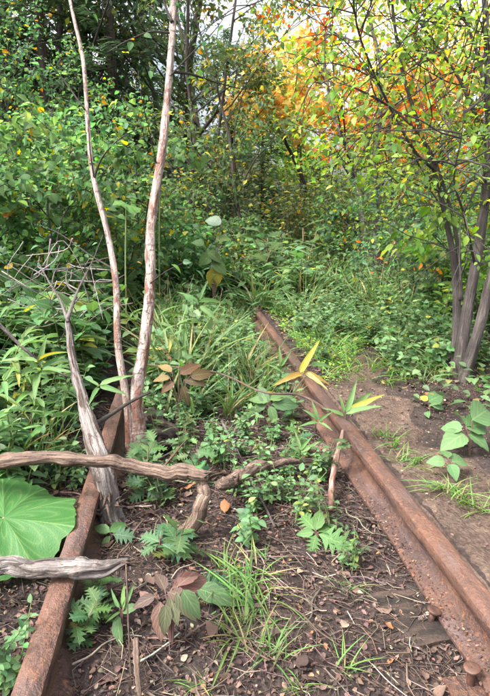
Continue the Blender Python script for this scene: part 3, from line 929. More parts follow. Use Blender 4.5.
def leaves_on(mb, tips, per, size, tpl, pal, r_, spread=0.1, flatness=0.5, hang=0.3):
    T = np.array([t[0] for t in tips]); D = np.array([t[1] for t in tips])
    n = len(T) * per
    pos = np.repeat(T, per, 0) + spread * r_.standard_normal((n, 3)) * [1, 1, 0.6]
    ax = nrm(np.repeat(D, per, 0) * 0.5 + rdir(n, -0.7 - hang, 0.4, r_))
    up = nrm(np.array([0, 0, 1.0]) + flatness * r_.standard_normal((n, 3)))
    put_leaves(mb, tpl, pos, ax, up, size * r_.uniform(0.55, 1.2, n), pick_cols(n, pal, r=r_))

T_SMALL = leaf_template(0.62, 2, 0.18, 0.2, 'kite')
T_OV = leaf_template(0.62, 4, 0.14, 0.28, 'ovate')
T_OVW2 = leaf_template(0.74, 14, 0.14, 0.34, 'ovate', teeth=0.025, wave=0.012)
T_OV3 = leaf_template(0.58, 3, 0.14, 0.25, 'ovate')
T_OVW = leaf_template(0.8, 6, 0.12, 0.30, 'ovate', teeth=0.05)
T_MAPLE = star_template(5, inner=0.62)
T_OVN = leaf_template(0.48, 8, 0.16, 0.35, 'ovate', teeth=0.05, wave=0.012)
T_LANCE = leaf_template(0.17, 7, 0.25, 0.35, 'lance')
T_LANCE2 = leaf_template(0.19, 10, 0.3, 0.26, 'lance', wave=0.012)
T_BLADE = leaf_template(0.045, 7, 0.4, 0.55, 'blade')
T_BLADEW = leaf_template(0.046, 8, 0.35, 0.75, 'blade')
T_LOBE = lobed_template(3)
T_LOBE2 = lobed_template(4, 0.85, 0.7)
T_NEEDLE = leaf_template(0.22, 2, 0.1, 0.12, 'kite')

BROAD = dict(levels=3, kids=[9, 5, 4], ratio=0.50, up=[0.05, 0.03, -0.02, -0.03], wander=0.13, fwd=0.75)
BROAD['from'] = 0.3

def broad_tree(loc, height, r0, pal, tpl, size, per, label, name, mat_bark, par=None, lean=(0, 0), seed=0, stems=1, spread=0.10, group='trees of the forest behind the track', crown_from=0.3, cat='tree'):
    r_ = np.random.default_rng(seed)
    pr = dict(BROAD); pr.update(par or {}); pr['from'] = crown_from
    root = thing(name, label, cat, loc, group)
    tips = []
    for s in range(stems):
        m = MB()
        d = np.array([lean[0] + (r_.normal(0, 0.22) if stems > 1 else 0), lean[1] + (r_.normal(0, 0.22) if stems > 1 else 0), 1.0])
        grow(m, tips, np.array([0.06 * s * math.cos(s * 2.1), 0.06 * s * math.sin(s * 2.1), -0.12]), d, height * r_.uniform(0.85, 1.05), r0 * (1 if s == 0 else r_.uniform(0.6, 0.9)), 0, pr, r_)
        link('trunk', m.mesh(name + '_trunk', mat_bark), root)
    m = MB()
    leaves_on(m, tips, per, size, tpl, pal, r_, spread=spread)
    link('crown', m.mesh(name + '_crown', M['leaf_bright' if name == 'maple_tree' else 'leaf_far'], smooth=False), root)
    return root

def spruce(loc, height, width, label, seed):
    r_ = np.random.default_rng(seed)
    root = thing('spruce_tree', label, 'tree', loc, 'dark conifers')
    m = MB()
    tube(m, np.array([[0, 0, -0.2], [0, 0, height * 0.5], [0, 0, height]]), [height * 0.016, height * 0.009, 0.01], 8, (0.1, 0.08, 0.07))
    tips = []; ax = []
    for k in range(int(height * 22)):
        t = r_.uniform(0.05, 0.99) ** 0.9
        a = r_.uniform(0, 6.283); ln = width * (1 - t) ** 0.8 * r_.uniform(0.7, 1.1) + 0.05
        b = np.array([0, 0, t * height]); d = nrm(np.array([math.cos(a), math.sin(a), 0.15 - 0.35 * (1 - t)]))
        pts = [b, b + d * ln * 0.5 + [0, 0, 0.02], b + d * ln + [0, 0, -0.10 * ln]]
        tube(m, pts, [0.012, 0.007, 0.003], 4, (0.1, 0.08, 0.07), cap=False)
        for s in np.linspace(0.2, 1, max(3, int(ln * 9))):
            q = b + d * ln * s
            side = np.cross(d, [0, 0, 1])
            for sg in (-1, 1):
                for _ in range(3):
                    tips.append(q + 0.03 * r_.standard_normal(3)); ax.append(nrm(d * 0.7 + sg * side * r_.uniform(0.4, 1) + np.array([0, 0, r_.uniform(-0.5, 0.1)])))
    link('trunk', m.mesh('spruce_trunk', M['dark_bark']), root)
    m = MB(); n = len(tips)
    put_leaves(m, T_NEEDLE, np.array(tips), np.array(ax), np.array([0, 0, 1.0]) + 0.4 * r_.standard_normal((n, 3)), r_.uniform(0.12, 0.24, n), pick_cols(n, DARK, r=r_))
    link('crown', m.mesh('spruce_crown', M['leaf_far'], smooth=False), root)
    return root

def at(px, d):
    """a spot on the terrain in that direction, d metres ahead"""
    p = P(px, 213, d)
    return np.array([p[0], p[1], gz(p[0], p[1])])

# --- the birch with two stems in front
def birch():
    base = P(143, 456, 1.98); base[2] = gz(base[0], base[1])
    root = thing('birch_tree', 'young birch with two stems and peeling pinkish white bark beside the left rail', 'tree', base)
    main = [P(145, 464, 1.96), P(138, 430, 1.99), P(136, 395, 2.02), P(143, 352, 2.08), P(150, 290, 2.16), P(151, 225, 2.28), P(162, 150, 2.42), P(168, 90, 2.56), P(172, 40, 2.68), P(174, -10, 2.8), P(176, -90, 3.0), P(181, -220, 3.4), P(188, -380, 3.9)]
    main[0][2] = base[2] - 0.06
    rad = [0.042, 0.033, 0.027, 0.0235, 0.021, 0.019, 0.0175, 0.016, 0.015, 0.014, 0.012, 0.009, 0.005]
    thin = [P(131, 458, 1.97), P(130, 430, 1.98), P(126, 395, 2.0), P(118, 345, 2.05), P(116, 285, 2.15), P(108, 235, 2.25), P(93, 175, 2.35), P(88, 125, 2.45), P(83, 60, 2.6), P(70, 0, 2.75), P(58, -80, 3.0), P(48, -200, 3.4)]
    thin[0][2] = base[2] - 0.05
    trad = [0.024, 0.020, 0.0150, 0.0140, 0.0130, 0.0125, 0.011, 0.0095, 0.0085, 0.0075, 0.006, 0.003]
    m = MB(); l1 = smooth_line(main, 170)
    tube(m, l1 - base, np.interp(np.linspace(0, 1, 170), np.linspace(0, 1, len(rad)), rad), 24, rough=0.28, seed=1, freq=(16, 1.8))
    tr1 = link('trunk', m.mesh('birch_trunk', M['birch']), root)
    m = MB(); l2 = smooth_line(thin, 150)
    tube(m, l2 - base, np.interp(np.linspace(0, 1, 150), np.linspace(0, 1, len(trad)), trad), 14, rough=0.12, seed=5, freq=(14, 1.6))
    tr2 = link('trunk', m.mesh('birch_side_trunk', M['birch']), root)
    limbs = [([(171, 72, 2.6), (190, 74, 2.7), (215, 82, 2.85), (245, 90, 3.0)], 0.012), ([(170, 76, 2.58), (190, 55, 2.7), (215, 30, 2.9), (230, 8, 3.1)], 0.007), ([(169, 33, 2.66), (150, 32, 2.6), (125, 42, 2.55), (108, 52, 2.5)], 0.009),
             ([(172, 22, 2.7), (166, 8, 2.72), (160, -15, 2.75)], 0.014), ([(167, 90, 2.55), (176, 110, 2.5), (188, 130, 2.45), (192, 150, 2.4)], 0.006), ([(94, 178, 2.34), (102, 158, 2.3), (118, 140, 2.25), (140, 128, 2.2)], 0.008),
             ([(94, 178, 2.34), (90, 150, 2.3), (88, 118, 2.35)], 0.006), ([(85, 110, 2.45), (62, 78, 2.5), (45, 60, 2.5), (25, 50, 2.5)], 0.006), ([(148, 285, 2.16), (165, 272, 2.1), (185, 262, 2.05)], 0.005), ([(112, 268, 2.2), (90, 255, 2.3), (62, 235, 2.4), (40, 225, 2.5)], 0.006),
             ([(158, 170, 2.4), (150, 135, 2.3), (142, 100, 2.2), (138, 70, 2.2)], 0.005)]
    tips = []
    for pts, r in limbs:
        m = MB(); ln = smooth_line(tw(pts), 16)
        tube(m, ln - base, 0.62 * np.linspace(r, r * 0.3, 16), 7, rough=0.12, seed=r * 900)
        link('branch', m.mesh('birch_branch', M['bark']), tr2 if pts[0][0] < 130 else tr1)
        for k in range(6, 16, 2): tips.append((ln[k] - base, nrm(ln[-1] - ln[0])))
    r_ = np.random.default_rng(31)
    top = MB()
    crown_tips = []
    par = dict(BROAD); par.update(levels=2, kids=[5, 4]); par['from'] = 0.2
    for s in range(26):
        src = l1 if s % 3 else l2
        q = src[int(len(src) * r_.uniform(0.80, 0.99))] - base
        grow(top, crown_tips, q, nrm(np.array([r_.normal(0, 1), r_.normal(0, 1), 0.5])), r_.uniform(0.4, 0.9), 0.006, 1, par, r_)
    link('branch', top.mesh('birch_top_branches', M['bark']), root)
    m = MB()
    leaves_on(m, crown_tips, 3, 0.055, T_SMALL, YELLOWGREEN, r_)
    leaves_on(m, tips, 1, 0.04, T_OV, YELLOWGREEN, r_, spread=0.05)
    link('crown', m.mesh('birch_crown', M['leaf_far'], smooth=False), root)
    return root
birch()

# --- the clump of grey stems to the right of the path
def clump():
    base = on_ground(456, 378)
    root = thing('clump_tree', 'leaning multi stemmed tree with rough grey bark and lime green leaves right of path', 'tree', base)
    D0 = float(base @ V_HF)
    stems = [([(448, 385, D0), (455, 330, D0 + .05), (466, 270, D0 + .1), (476, 200, D0 + .2), (481, 130, D0 + .3), (479, 70, D0 + .4), (476, 0, D0 + .5), (470, -120, D0 + .7)], [0.062, 0.052, 0.047, 0.043, 0.038, 0.033, 0.028, 0.010]),
             ([(452, 386, D0 - .05), (468, 335, D0 - .05), (482, 280, D0), (497, 220, D0 + .1), (512, 150, D0 + .2), (530, 40, D0 + .4), (550, -120, D0 + .6)], [0.055, 0.047, 0.044, 0.040, 0.036, 0.030, 0.01]),
             ([(446, 380, D0 + .1), (448, 320, D0 + .2), (446, 270, D0 + .25), (436, 215, D0 + .3), (425, 170, D0 + .3), (408, 120, D0 + .3), (392, 65, D0 + .3), (383, 0, D0 + .3), (376, -90, D0 + .3)], [0.05, 0.042, 0.034, 0.024, 0.020, 0.017, 0.014, 0.011, 0.004]),
             ([(452, 300, D0 + .2), (448, 240, D0 + .3), (436, 190, D0 + .4), (418, 145, D0 + .4), (385, 110, D0 + .4), (340, 85, D0 + .4), (312, 70, D0 + .4)], [0.03, 0.024, 0.020, 0.016, 0.013, 0.009, 0.004]),
             ([(480, 150, D0 + .3), (462, 105, D0 + .3), (445, 70, D0 + .3), (420, 35, D0 + .3), (395, 0, D0 + .3), (370, -50, D0 + .3)], [0.026, 0.020, 0.016, 0.013, 0.010, 0.004]),
             ([(479, 110, D0 + .3), (470, 60, D0 + .35), (458, 25, D0 + .4), (440, -20, D0 + .4), (425, -80, D0 + .4)], [0.026, 0.020, 0.016, 0.012, 0.005]),
             ([(466, 265, D0 + .1), (455, 215, D0 - .1), (445, 180, D0 - .2), (452, 140, D0 - .3), (455, 110, D0 - .3)], [0.016, 0.012, 0.009, 0.006, 0.003]),
             ([(425, 170, D0 + .3), (405, 150, D0 + .2), (375, 95, D0 + .1), (352, 40, D0), (344, 0, D0 - .1), (340, -40, D0 - .2)], [0.018, 0.016, 0.012, 0.010, 0.007, 0.003])]
    r_ = np.random.default_rng(77)
    tips = []
    par = dict(BROAD); par.update(levels=3, kids=[4, 3, 3], up=[0.0, 0.0, -0.02], wander=0.16, ratio=0.55); par['from'] = 0.2
    twigs = MB()
    for si, (pts, rad) in enumerate(stems):
        ln = smooth_line([P(a_ + 9, b_, d_) for (a_, b_, d_) in pts], 60)
        if si < 3: ln[0][2] = gz(ln[0][0], ln[0][1]) - 0.1
        m = MB()
        tube(m, ln - base, (0.58 if si < 3 else 0.46) * np.interp(np.linspace(0, 1, 60), np.linspace(0, 1, len(rad)), rad), 14 if si < 3 else 9, rough=0.30 if si < 3 else 0.15, seed=si * 3.0, freq=(5, 2.2))
        link('trunk' if si < 3 else 'branch', m.mesh('clump_stem', M['bark']), root)
        for k in range(17):
            t = r_.uniform(0.38 if si < 3 else 0.2, 1.0)
            i = min(58, int(t * 59))
            ax = nrm(ln[i + 1] - ln[i]); d = nrm(ax * 0.6 + np.cross(ax, r_.standard_normal(3)))
            grow(twigs, tips, ln[i] - base, d, r_.uniform(0.35, 0.75), 0.0042, 2, par, r_)
    link('branch', twigs.mesh('clump_twigs', M['bark']), root)
    m = MB()
    tips = [t for t in tips if t[0][2] > 0.75 or r_.uniform() < 0.2]
    tips = [t for t in tips if not ((t[0] + base)[0] / (t[0] + base)[1] < (0.27 if (t[0] + base)[2] > 1.7 else 0.17))]
    leaves_on(m, tips, 4, 0.038, T_OV3, LIME, r_, spread=0.07, flatness=0.4)
    link('crown', m.mesh('clump_crown', M['leaf_far']), root)
clump()

# --- forest behind
spruce(at(262, 13.0), 3.4, 1.3, 'dark conifer behind the slim trees at the end of the track', 101)
spruce(at(95, 11.5), 7.5, 2.0, 'dark conifer high on the slope behind the thin birch stem', 102)
spruce(at(20, 13.0), 8.5, 2.1, 'dark conifer on the slope farthest from the track', 103)
spruce(at(150, 15.0), 8.0, 2.0, 'dark conifer on the slope behind the main birch stem', 104)
spruce(at(225, 17.0), 4.5, 1.8, 'tall dark conifer standing behind the leaning sapling', 105)

spruce(at(55, 9.0), 6.5, 1.9, 'dark conifer half hidden by the tall shrubs of the bank', 106)
spruce(at(120, 9.5), 6.8, 1.9, 'dark conifer showing between the birch stems', 107)
spruce(at(-12, 9.5), 7.0, 1.9, 'dark conifer at the outer end of the bank', 108)
slim = [(192, 8.2, 5.5, 0.035, 'slim dark stemmed tree nearest the birch with small olive leaves', (0.02, 0.0)), (214, 9.0, 5.8, 0.03, 'slim grey tree between two darker stems, small olive leaves', (-0.01, 0)),
        (243, 7.6, 4.3, 0.028, 'leaning thin sapling at the end of the track', (0.06, 0.02)), (172, 10.0, 6.5, 0.05, 'taller olive leaved tree on the slope above the track', (0.0, 0)), (232, 11.5, 3.4, 0.05, 'bushy olive tree in front of the dark conifer', (0, 0))]
for k, (px, d, h, r0, lab, lean) in enumerate(slim):
    broad_tree(at(px, d), h, r0, OLIVE, T_SMALL, 0.085, 5, lab, 'slim_tree', M['dark_bark'], par=dict(kids=[10, 4, 3], ratio=0.36), lean=lean, seed=200 + k, spread=0.10, crown_from=0.22)

broad_tree(at(300, 10.5), 3.5, 0.05, ORANGE, T_MAPLE, 0.085, 6, 'small maple in full orange leaf beside the sky gap', 'maple_tree', M['dark_bark'], seed=301, stems=2, crown_from=0.55, par=dict(kids=[7, 4, 3]), spread=0.12, group='autumn maples')
broad_tree(at(352, 9.2), 3.6, 0.055, ORANGE, T_MAPLE, 0.08, 5, 'orange maple behind the arching branches of the clump tree', 'maple_tree', M['dark_bark'], seed=302, stems=2, crown_from=0.55, par=dict(kids=[8, 4, 3]), spread=0.12, group='autumn maples')
broad_tree(at(418, 9.5), 4.2, 0.06, [(3, (0.64, 0.42, 0.18)), (4, (0.68, 0.52, 0.30)), (1, (0.55, 0.26, 0.10)), (4, (0.27, 0.35, 0.09))], T_MAPLE, 0.065, 2, 'pale orange maple right behind the clump of grey stems', 'maple_tree', M['dark_bark'], seed=303, stems=2, crown_from=0.5, par=dict(kids=[8, 4, 3]), spread=0.13, group='autumn maples')
broad_tree(at(388, 6.6), 3.4, 0.05, [(2.5, (0.10, 0.18, 0.035)), (3, (0.42, 0.13, 0.04)), (1, (0.07, 0.13, 0.03)), (1.5, (0.45, 0.22, 0.04))], T_OV, 0.07, 3, 'grey multi stemmed tree with mixed green and red leaves', 'maple_tree', M['bark'], seed=304, stems=4, crown_from=0.25, par=dict(kids=[8, 4, 3], ratio=0.42), group='autumn maples')
far = [(330, 15, 3.0, LIME, 'lime green'), (365, 17, 3.8, YELLOWGREEN, 'yellow green'), (465, 16, 5.4, ORANGE, 'orange tinged'), (505, 13, 5.5, LIME, 'bright green'), (405, 20, 5.5, YELLOWGREEN, 'pale yellow green'), (285, 21, 3.2, OLIVE, 'dull olive'),
       (120, 14, 8.0, OLIVE, 'dark olive'), (60, 9.5, 6.0, DARK, 'deep green'), (-10, 9.0, 6.5, GREEN, 'mid green'), (30, 17, 9, DARK, 'very dark green'), (195, 20, 8, DARK, 'shadowy green'), (145, 10.5, 6.0, OLIVE, 'grey olive'), (250, 24, 4.5, GREEN, 'plain green'), (540, 9, 6, YELLOWGREEN, 'yellow tinted'), (205, 13, 6.0, GREEN, 'fresh green'), (178, 12, 6.0, OLIVE, 'faded olive')]
for k, (px, d, h, pal, word) in enumerate(far):
    broad_tree(at(px, d), h, 0.075, pal, T_SMALL, 0.12, 4, '%s leafy tree in the woods beyond the track' % word, 'forest_tree', M['dark_bark'], seed=400 + k, crown_from=0.12, spread=0.17, par=dict(ratio=0.45))

# --- shrubs on the slope and under the trees
def shrub(loc, height, pal, tpl, size, seed, label, stems=5, per=2, group='leafy shrubs on the bank'):
    return broad_tree(loc, height, 0.010, pal, tpl, size, per, label, 'shrub', M['twig_s'], par=dict(levels=2, kids=[6, 3], ratio=0.45, up=[0.03, 0.02, -0.05]), seed=seed, stems=stems, spread=0.05, group=group, crown_from=0.15, cat='shrub')
M['twig_s'] = M['dark_bark']
sh = [(15, 4.2, 1.5, YELLOWGREEN, T_OVW, 'yellowing shrub with toothed leaves above the brushwood tangle'), (48, 4.6, 1.6, YELLOWGREEN, T_OVW, 'broad yellowing shrub behind the bleached trunk'),
      (80, 4.0, 1.2, YELLOWGREEN, T_OV, 'low yellow green shrub between the bleached trunk and thin birch stem'), (118, 4.8, 1.5, GREEN, T_OVW, 'green shrub showing between the two birch stems'),
      (-18, 3.5, 1.5, GREEN, T_OVW, 'green shrub at the outer edge of the bank'), (135, 5.6, 1.5, YELLOWGREEN, T_OV, 'yellow flecked shrub higher up between the birch stems'),
      (30, 5.8, 2.0, YELLOWGREEN, T_OV, 'tall yellow flecked shrub under the dark conifer'), (70, 6.4, 2.0, GREEN, T_OV, 'tall plain green shrub high on the bank'), (105, 6.6, 1.9, YELLOWGREEN, T_OV, 'tall shrub behind the green shrub between the birch stems'),
      (0, 6.4, 2.2, YELLOWGREEN, T_OV, 'tallest yellow flecked shrub on the bank'), (155, 6.6, 1.6, OLIVE, T_OV, 'olive shrub directly behind the main birch stem'), (180, 5.4, 1.0, GREEN, T_OVW, 'low green shrub right of the main birch stem'),
      (205, 6.2, 1.1, OLIVE, T_OV, 'low olive shrub at the foot of the slim trees'), (225, 7.0, 1.2, GREEN, T_OV, 'low green shrub at the foot of the leaning sapling')]
for k, (px, d, h, pal, tpl, lab) in enumerate(sh):
    shrub(at(px, d), h, pal, tpl, 0.064 if tpl is T_OVW else 0.054, 500 + k, lab, stems=6, per=4)
sh2 = [(418, 5.2, 1.5, [(4, (0.035, 0.08, 0.03)), (3, (0.05, 0.10, 0.03)), (1, (0.5, 0.16, 0.03))], 0.05, 'dark bush with scattered orange leaves beside the clump tree'), (400, 5.9, 1.3, GREEN, 0.055, 'green bush behind the dark orange flecked bush'),
       (345, 7.6, 1.2, YELLOWGREEN, 0.06, 'yellow green bush below the orange maples'), (312, 8.4, 1.3, OLIVE, 0.06, 'olive bush below the maple by the sky gap'), (365, 8.0, 1.6, OLIVE, 0.06, 'olive bush behind the grey multi stemmed tree'),
       (440, 4.6, 0.9, GREEN, 0.055, 'low green bush at the foot of the clump tree'), (478, 4.6, 1.3, YELLOWGREEN, 0.06, 'yellow green bush behind the clump tree'), (500, 3.8, 1.0, LIME, 0.07, 'lime green bush on the outer side of the clump tree'), (290, 9.4, 1.3, OLIVE, 0.06, 'olive bush beside the dark conifer'),
       (330, 9.6, 1.9, YELLOWGREEN, 0.06, 'tall yellow green bush between the two orange maples'), (455, 7.5, 2.0, OLIVE, 0.06, 'tall olive bush seen between the grey stems'), (385, 9.5, 2.1, YELLOWGREEN, 0.06, 'tall yellowing bush in front of the pale orange maple'),
       (275, 14.5, 2.2, GREEN, 0.09, 'distant green bush to the side of the low dark conifer'), (320, 13.0, 2.4, LIME, 0.09, 'distant lime bush behind the two orange maples'), (365, 14.0, 2.6, YELLOWGREEN, 0.09, 'distant yellow green bush behind the maples'), (235, 15.0, 2.4, OLIVE, 0.09, 'distant olive bush behind the leaning sapling'), (410, 13.5, 2.6, LIME, 0.09, 'distant lime bush behind the pale orange maple')]
for k, (px, d, h, pal, s, lab) in enumerate(sh2):
    shrub(at(px, d), h, pal, T_OV, s, 540 + k, lab, stems=6, per=3, group='bushes beyond the path')

# ------------------------------------------------------------------ plants
def stem_and_leaves(kind, seed):
    """one herb as two meshes: (stem, foliage), standing at the origin"""
    r_ = np.random.default_rng(seed)
    ms, ml = MB(), MB()
    green = (0.09, 0.13, 0.04)
    if kind in ('herb', 'broad_herb', 'small_herb'):
        hgt = {'herb': 0.36, 'broad_herb': 0.42, 'small_herb': 0.24}[kind] * r_.uniform(0.8, 1.2)
        tpl = T_OVW if kind == 'broad_herb' else T_OV
        size = {'herb': 0.058, 'broad_herb': 0.085, 'small_herb': 0.040}[kind]
        pal = COOL if kind != 'broad_herb' else GREEN
        for s in range(r_.integers(4, 7)):
            a = r_.uniform(0, 6.28); tl = r_.uniform(0.1, 0.7); h = hgt * r_.uniform(0.6, 1.0)
            top = np.array([math.cos(a) * tl * h, math.sin(a) * tl * h, h])
            b0 = np.array([r_.normal(0, .02), r_.normal(0, .02), -0.02])
            ln = smooth_line([b0, b0 + top * [0.3, 0.3, 0.55], top], 8)
            tube(ms, ln, np.linspace(0.003, 0.0014, 8), 5, green, cap=False)
            nodes = 6 if kind != 'small_herb' else 7
            pos, ax = [], []
            for k in range(nodes):
                q = ln[min(7, 2 + int(k * 5.5 / nodes))]; t0 = r_.uniform(0, 3.14) if k == 0 else t0 + 1.57 + r_.normal(0, .3)
                for sg in (0, math.pi):
                    pos.append(q); ax.append([math.cos(t0 + sg), math.sin(t0 + sg), r_.uniform(-0.15, 0.45)])
            pos.append(ln[-1]); ax.append([r_.normal(), r_.normal(), 0.8])
            n = len(pos)
            put_leaves(ml, tpl, pos, ax, np.array([0, 0, 1.0]) + 0.3 * r_.standard_normal((n, 3)), size * r_.uniform(0.6, 1.2, n), pick_cols(n, pal, r=r_))
    elif kind == 'grass':
        n = int(r_.integers(16, 30))
        a = r_.uniform(0, 6.28) + r_.normal(0, 1.3, n); z = r_.uniform(0.3, 2.4, n)
        ax = np.stack([np.cos(a), np.sin(a), z], -1)
        pos = np.stack([0.045 * r_.standard_normal(n), 0.045 * r_.standard_normal(n), np.full(n, -0.01)], -1)
        put_leaves(ml, T_BLADEW if seed % 2 else T_BLADE, pos, ax, np.array([0, 0, 1.0]) + 0.15 * r_.standard_normal((n, 3)), r_.uniform(0.06, 0.34, n), pick_cols(n, [(4, (0.075, 0.15, 0.035)), (3, (0.10, 0.185, 0.045)), (1.6, (0.20, 0.17, 0.08))], r=r_))
        tube(ms, [[0, 0, -0.02], [0, 0, 0.02]], [0.012, 0.006], 6, green)
    elif kind == 'sedge':
        n = 26
        a = r_.uniform(0, 6.28, n); z = r_.uniform(1.6, 4.0, n)
        ax = np.stack([np.cos(a), np.sin(a), z], -1)
        pos = np.stack([0.05 * r_.standard_normal(n), 0.05 * r_.standard_normal(n), np.full(n, -0.01)], -1)
        put_leaves(ml, T_BLADE, pos, ax, np.array([0, 0, 1.0]) + 0.15 * r_.standard_normal((n, 3)), r_.uniform(0.25, 0.48, n), pick_cols(n, [(4, (0.07, 0.13, 0.045)), (3, (0.10, 0.16, 0.06)), (1, (0.24, 0.20, 0.10))], r=r_))
        for k in range(3):
            b = np.array([r_.normal(0, .03), r_.normal(0, .03), -0.02]); tp = b + [r_.normal(0, .1), r_.normal(0, .1), r_.uniform(0.3, 0.5)]
            tube(ms, smooth_line([b, (b + tp) / 2 + [0.02, 0, 0], tp], 6), np.linspace(0.002, 0.001, 6), 4, (0.26, 0.22, 0.12), cap=False)
    elif kind == 'bamboo_grass':
        for s in range(r_.integers(2, 4)):
            a = r_.uniform(0, 6.28); h = r_.uniform(0.28, 0.55); tl = r_.uniform(0.1, 0.4)
            top = np.array([math.cos(a) * tl * h, math.sin(a) * tl * h, h])
            ln = smooth_line([[0, 0, -0.02], top * [0.35, 0.35, 0.55], top], 8)
            tube(ms, ln, np.linspace(0.0032, 0.0016, 8), 5, (0.12, 0.13, 0.05), cap=False)
            n = 6
            aa = a + r_.uniform(-1.9, 1.9, n)
            ax = np.stack([np.cos(aa), np.sin(aa), r_.uniform(-0.1, 0.7, n)], -1)
            pos = ln[r_.integers(5, 8, n)]
            put_leaves(ml, T_LANCE, pos, ax, np.array([0, 0, 1.0]) + 0.25 * r_.standard_normal((n, 3)), r_.uniform(0.12, 0.22, n), pick_cols(n, [(5, (0.075, 0.15, 0.045)), (3, (0.10, 0.18, 0.06)), (0.8, (0.33, 0.28, 0.06))], r=r_))
    elif kind == 'mugwort':
        for s in range(3):
            a = r_.uniform(0, 6.28); h = r_.uniform(0.10, 0.24)
            top = np.array([math.cos(a) * 0.3 * h, math.sin(a) * 0.3 * h, h])
            ln = smooth_line([[0.015 * s, 0, -0.02], top * [0.4, 0.4, 0.5], top], 6)
            tube(ms, ln, np.linspace(0.0028, 0.0016, 6), 5, (0.14, 0.10, 0.06), cap=False)
            n = 8
            aa = np.arange(n) * 2.4 + r_.uniform(0, 6)
            ax = np.stack([np.cos(aa), np.sin(aa), r_.uniform(0.0, 0.7, n)], -1)
            put_leaves(ml, T_LOBE if (s + seed) % 2 else T_LOBE2, ln[np.linspace(1, 5, n).astype(int)], ax, np.array([0, 0, 1.0]) + 0.2 * r_.standard_normal((n, 3)), r_.uniform(0.04, 0.10, n), pick_cols(n, [(3, (0.040, 0.088, 0.042)), (3, (0.055, 0.105, 0.045)), (1.5, (0.075, 0.13, 0.055)), (0.8, (0.13, 0.13, 0.04))], jitter=0.25, r=r_))
    elif kind == 'fern':
        for s in range(6):
            a = s * 1.05 + r_.uniform(-.3, .3); ln_ = r_.uniform(0.28, 0.45)
            d = np.array([math.cos(a), math.sin(a), 0])
            ln = smooth_line([[0, 0, -0.01], d * ln_ * 0.4 + [0, 0, ln_ * 0.5], d * ln_ + [0, 0, ln_ * 0.35]], 14)
            tube(ms, ln, np.linspace(0.0022, 0.0008, 14), 4, green, cap=False)
            for sg in (-1, 1):
                pos = ln[3:]; n = len(pos)
                sd = np.cross(d, [0, 0, 1.0]) * sg
                ax = np.repeat((sd + d * 0.35)[None], n, 0) + [0, 0, -0.1]
                put_leaves(ml, T_NEEDLE, pos, ax, np.array([0, 0, 1.0]) + 0.1 * r_.standard_normal((n, 3)), np.linspace(0.12, 0.03, n) * ln_ * 2.6, pick_cols(n, GREEN, r=r_))
    return ms.mesh(kind + '_stem', M['stem']), ml.mesh(kind + '_foliage', M['blade'] if kind in ('grass', 'sedge', 'bamboo_grass') else M['leaf'])

VAR = {k: [stem_and_leaves(k, 900 + 13 * i + 7 * len(k)) for i in range(n)] for k, n in (('herb', 10), ('broad_herb', 8), ('small_herb', 9), ('grass', 10), ('sedge', 5), ('bamboo_grass', 5), ('mugwort', 5), ('fern', 3))}
CATS = {'herb': 'herb', 'broad_herb': 'herb', 'small_herb': 'herb', 'grass': 'grass', 'sedge': 'grass', 'bamboo_grass': 'bamboo', 'mugwort': 'herb', 'fern': 'fern'}
NAMES = {'herb': 'leafy_herb', 'broad_herb': 'broad_leaved_herb', 'small_herb': 'small_leaved_herb', 'grass': 'grass_tuft', 'sedge': 'sedge_tuft', 'bamboo_grass': 'dwarf_bamboo', 'mugwort': 'mugwort', 'fern': 'fern'}

def plant(kind, x, y, scale, label, group, tilt=0.15, dz=0.0):
    ms, ml = VAR[kind][int(rng.integers(len(VAR[kind])))]
    root = thing(NAMES[kind], label, CATS[kind], (x, y, gz(x, y) + dz), group)
    root.rotation_euler = (rng.normal(0, tilt), rng.normal(0, tilt), rng.uniform(0, 6.28))
    s = scale * rng.uniform(0.75, 1.25)
    root.scale = (s, s, s)
    link('stem', ms, root); link('foliage', ml, root)
    return root

def scatter(kind, n, x0, x1, y0, y1, scale, label, group, ok=None, mind=0.0, tries=12):
    done, placed = 0, []
    for _ in range(n * tries):
        if done >= n: break
        x, y = rng.uniform(x0, x1), rng.uniform(y0, y1)
        if on_path(np.array(x), np.array(y), 0.03): continue
        if abs(x - X_R) < 0.10 and y < 4.6: continue
        if abs(x - X_L) < 0.09 and y < 2.6: continue
        if ok is not None and not ok(x, y): continue
        if mind and any((x - a) ** 2 + (y - b) ** 2 < mind * mind for a, b in placed): continue
        s = scale(x, y) if callable(scale) else scale
        plant(kind, x, y, s, label, group); placed.append((x, y)); done += 1

def seen(x, y, pad=60):
    v = np.array([x, y, 0.3]) - EYE
    f = v @ V_F
    if f <= 0.1: return False
    px = W_PX / 2 + F_PX * (v @ V_R) / f
    return -pad < px < W_PX + pad

# far: the herb layer that swallows the track
far_ok = lambda x, y: seen(x, y) and (x < 2.2 + 0.1 * y)
scatter('herb', 140, -4.5, 3.2, 4.7, 12, lambda x, y: (1.9 if y > 5.6 else 1.3) if x < 0.5 else (0.75 if y < 6 else 1.1), 'leafy green herb in the mass covering the far end of the track', 'herbs covering the far track', far_ok, 0.12)
scatter('small_herb', 80, -2.5, 2.8, 4.5, 9, lambda x, y: 1.5 if x < 0.5 else 0.9, 'small leaved herb in the mass covering the far end of the track', 'small herbs covering the far track', far_ok, 0.10)
scatter('broad_herb', 60, -3.0, 1.2, 5.2, 10, 1.6, 'broad leaved herb rising above the green mass at the far end of the track', 'broad herbs on the far track', far_ok, 0.2)
scatter('sedge', 70, -2.5, 2.6, 4.4, 9, 1.0, 'thin bladed sedge in the green mass at the far end of the track', 'sedge on the far track', far_ok, 0.12)
scatter('fern', 40, -3.5, 2.8, 4.8, 10, 1.3, 'feathery fern in the green mass at the far end of the track', 'ferns on the far track', far_ok, 0.25)
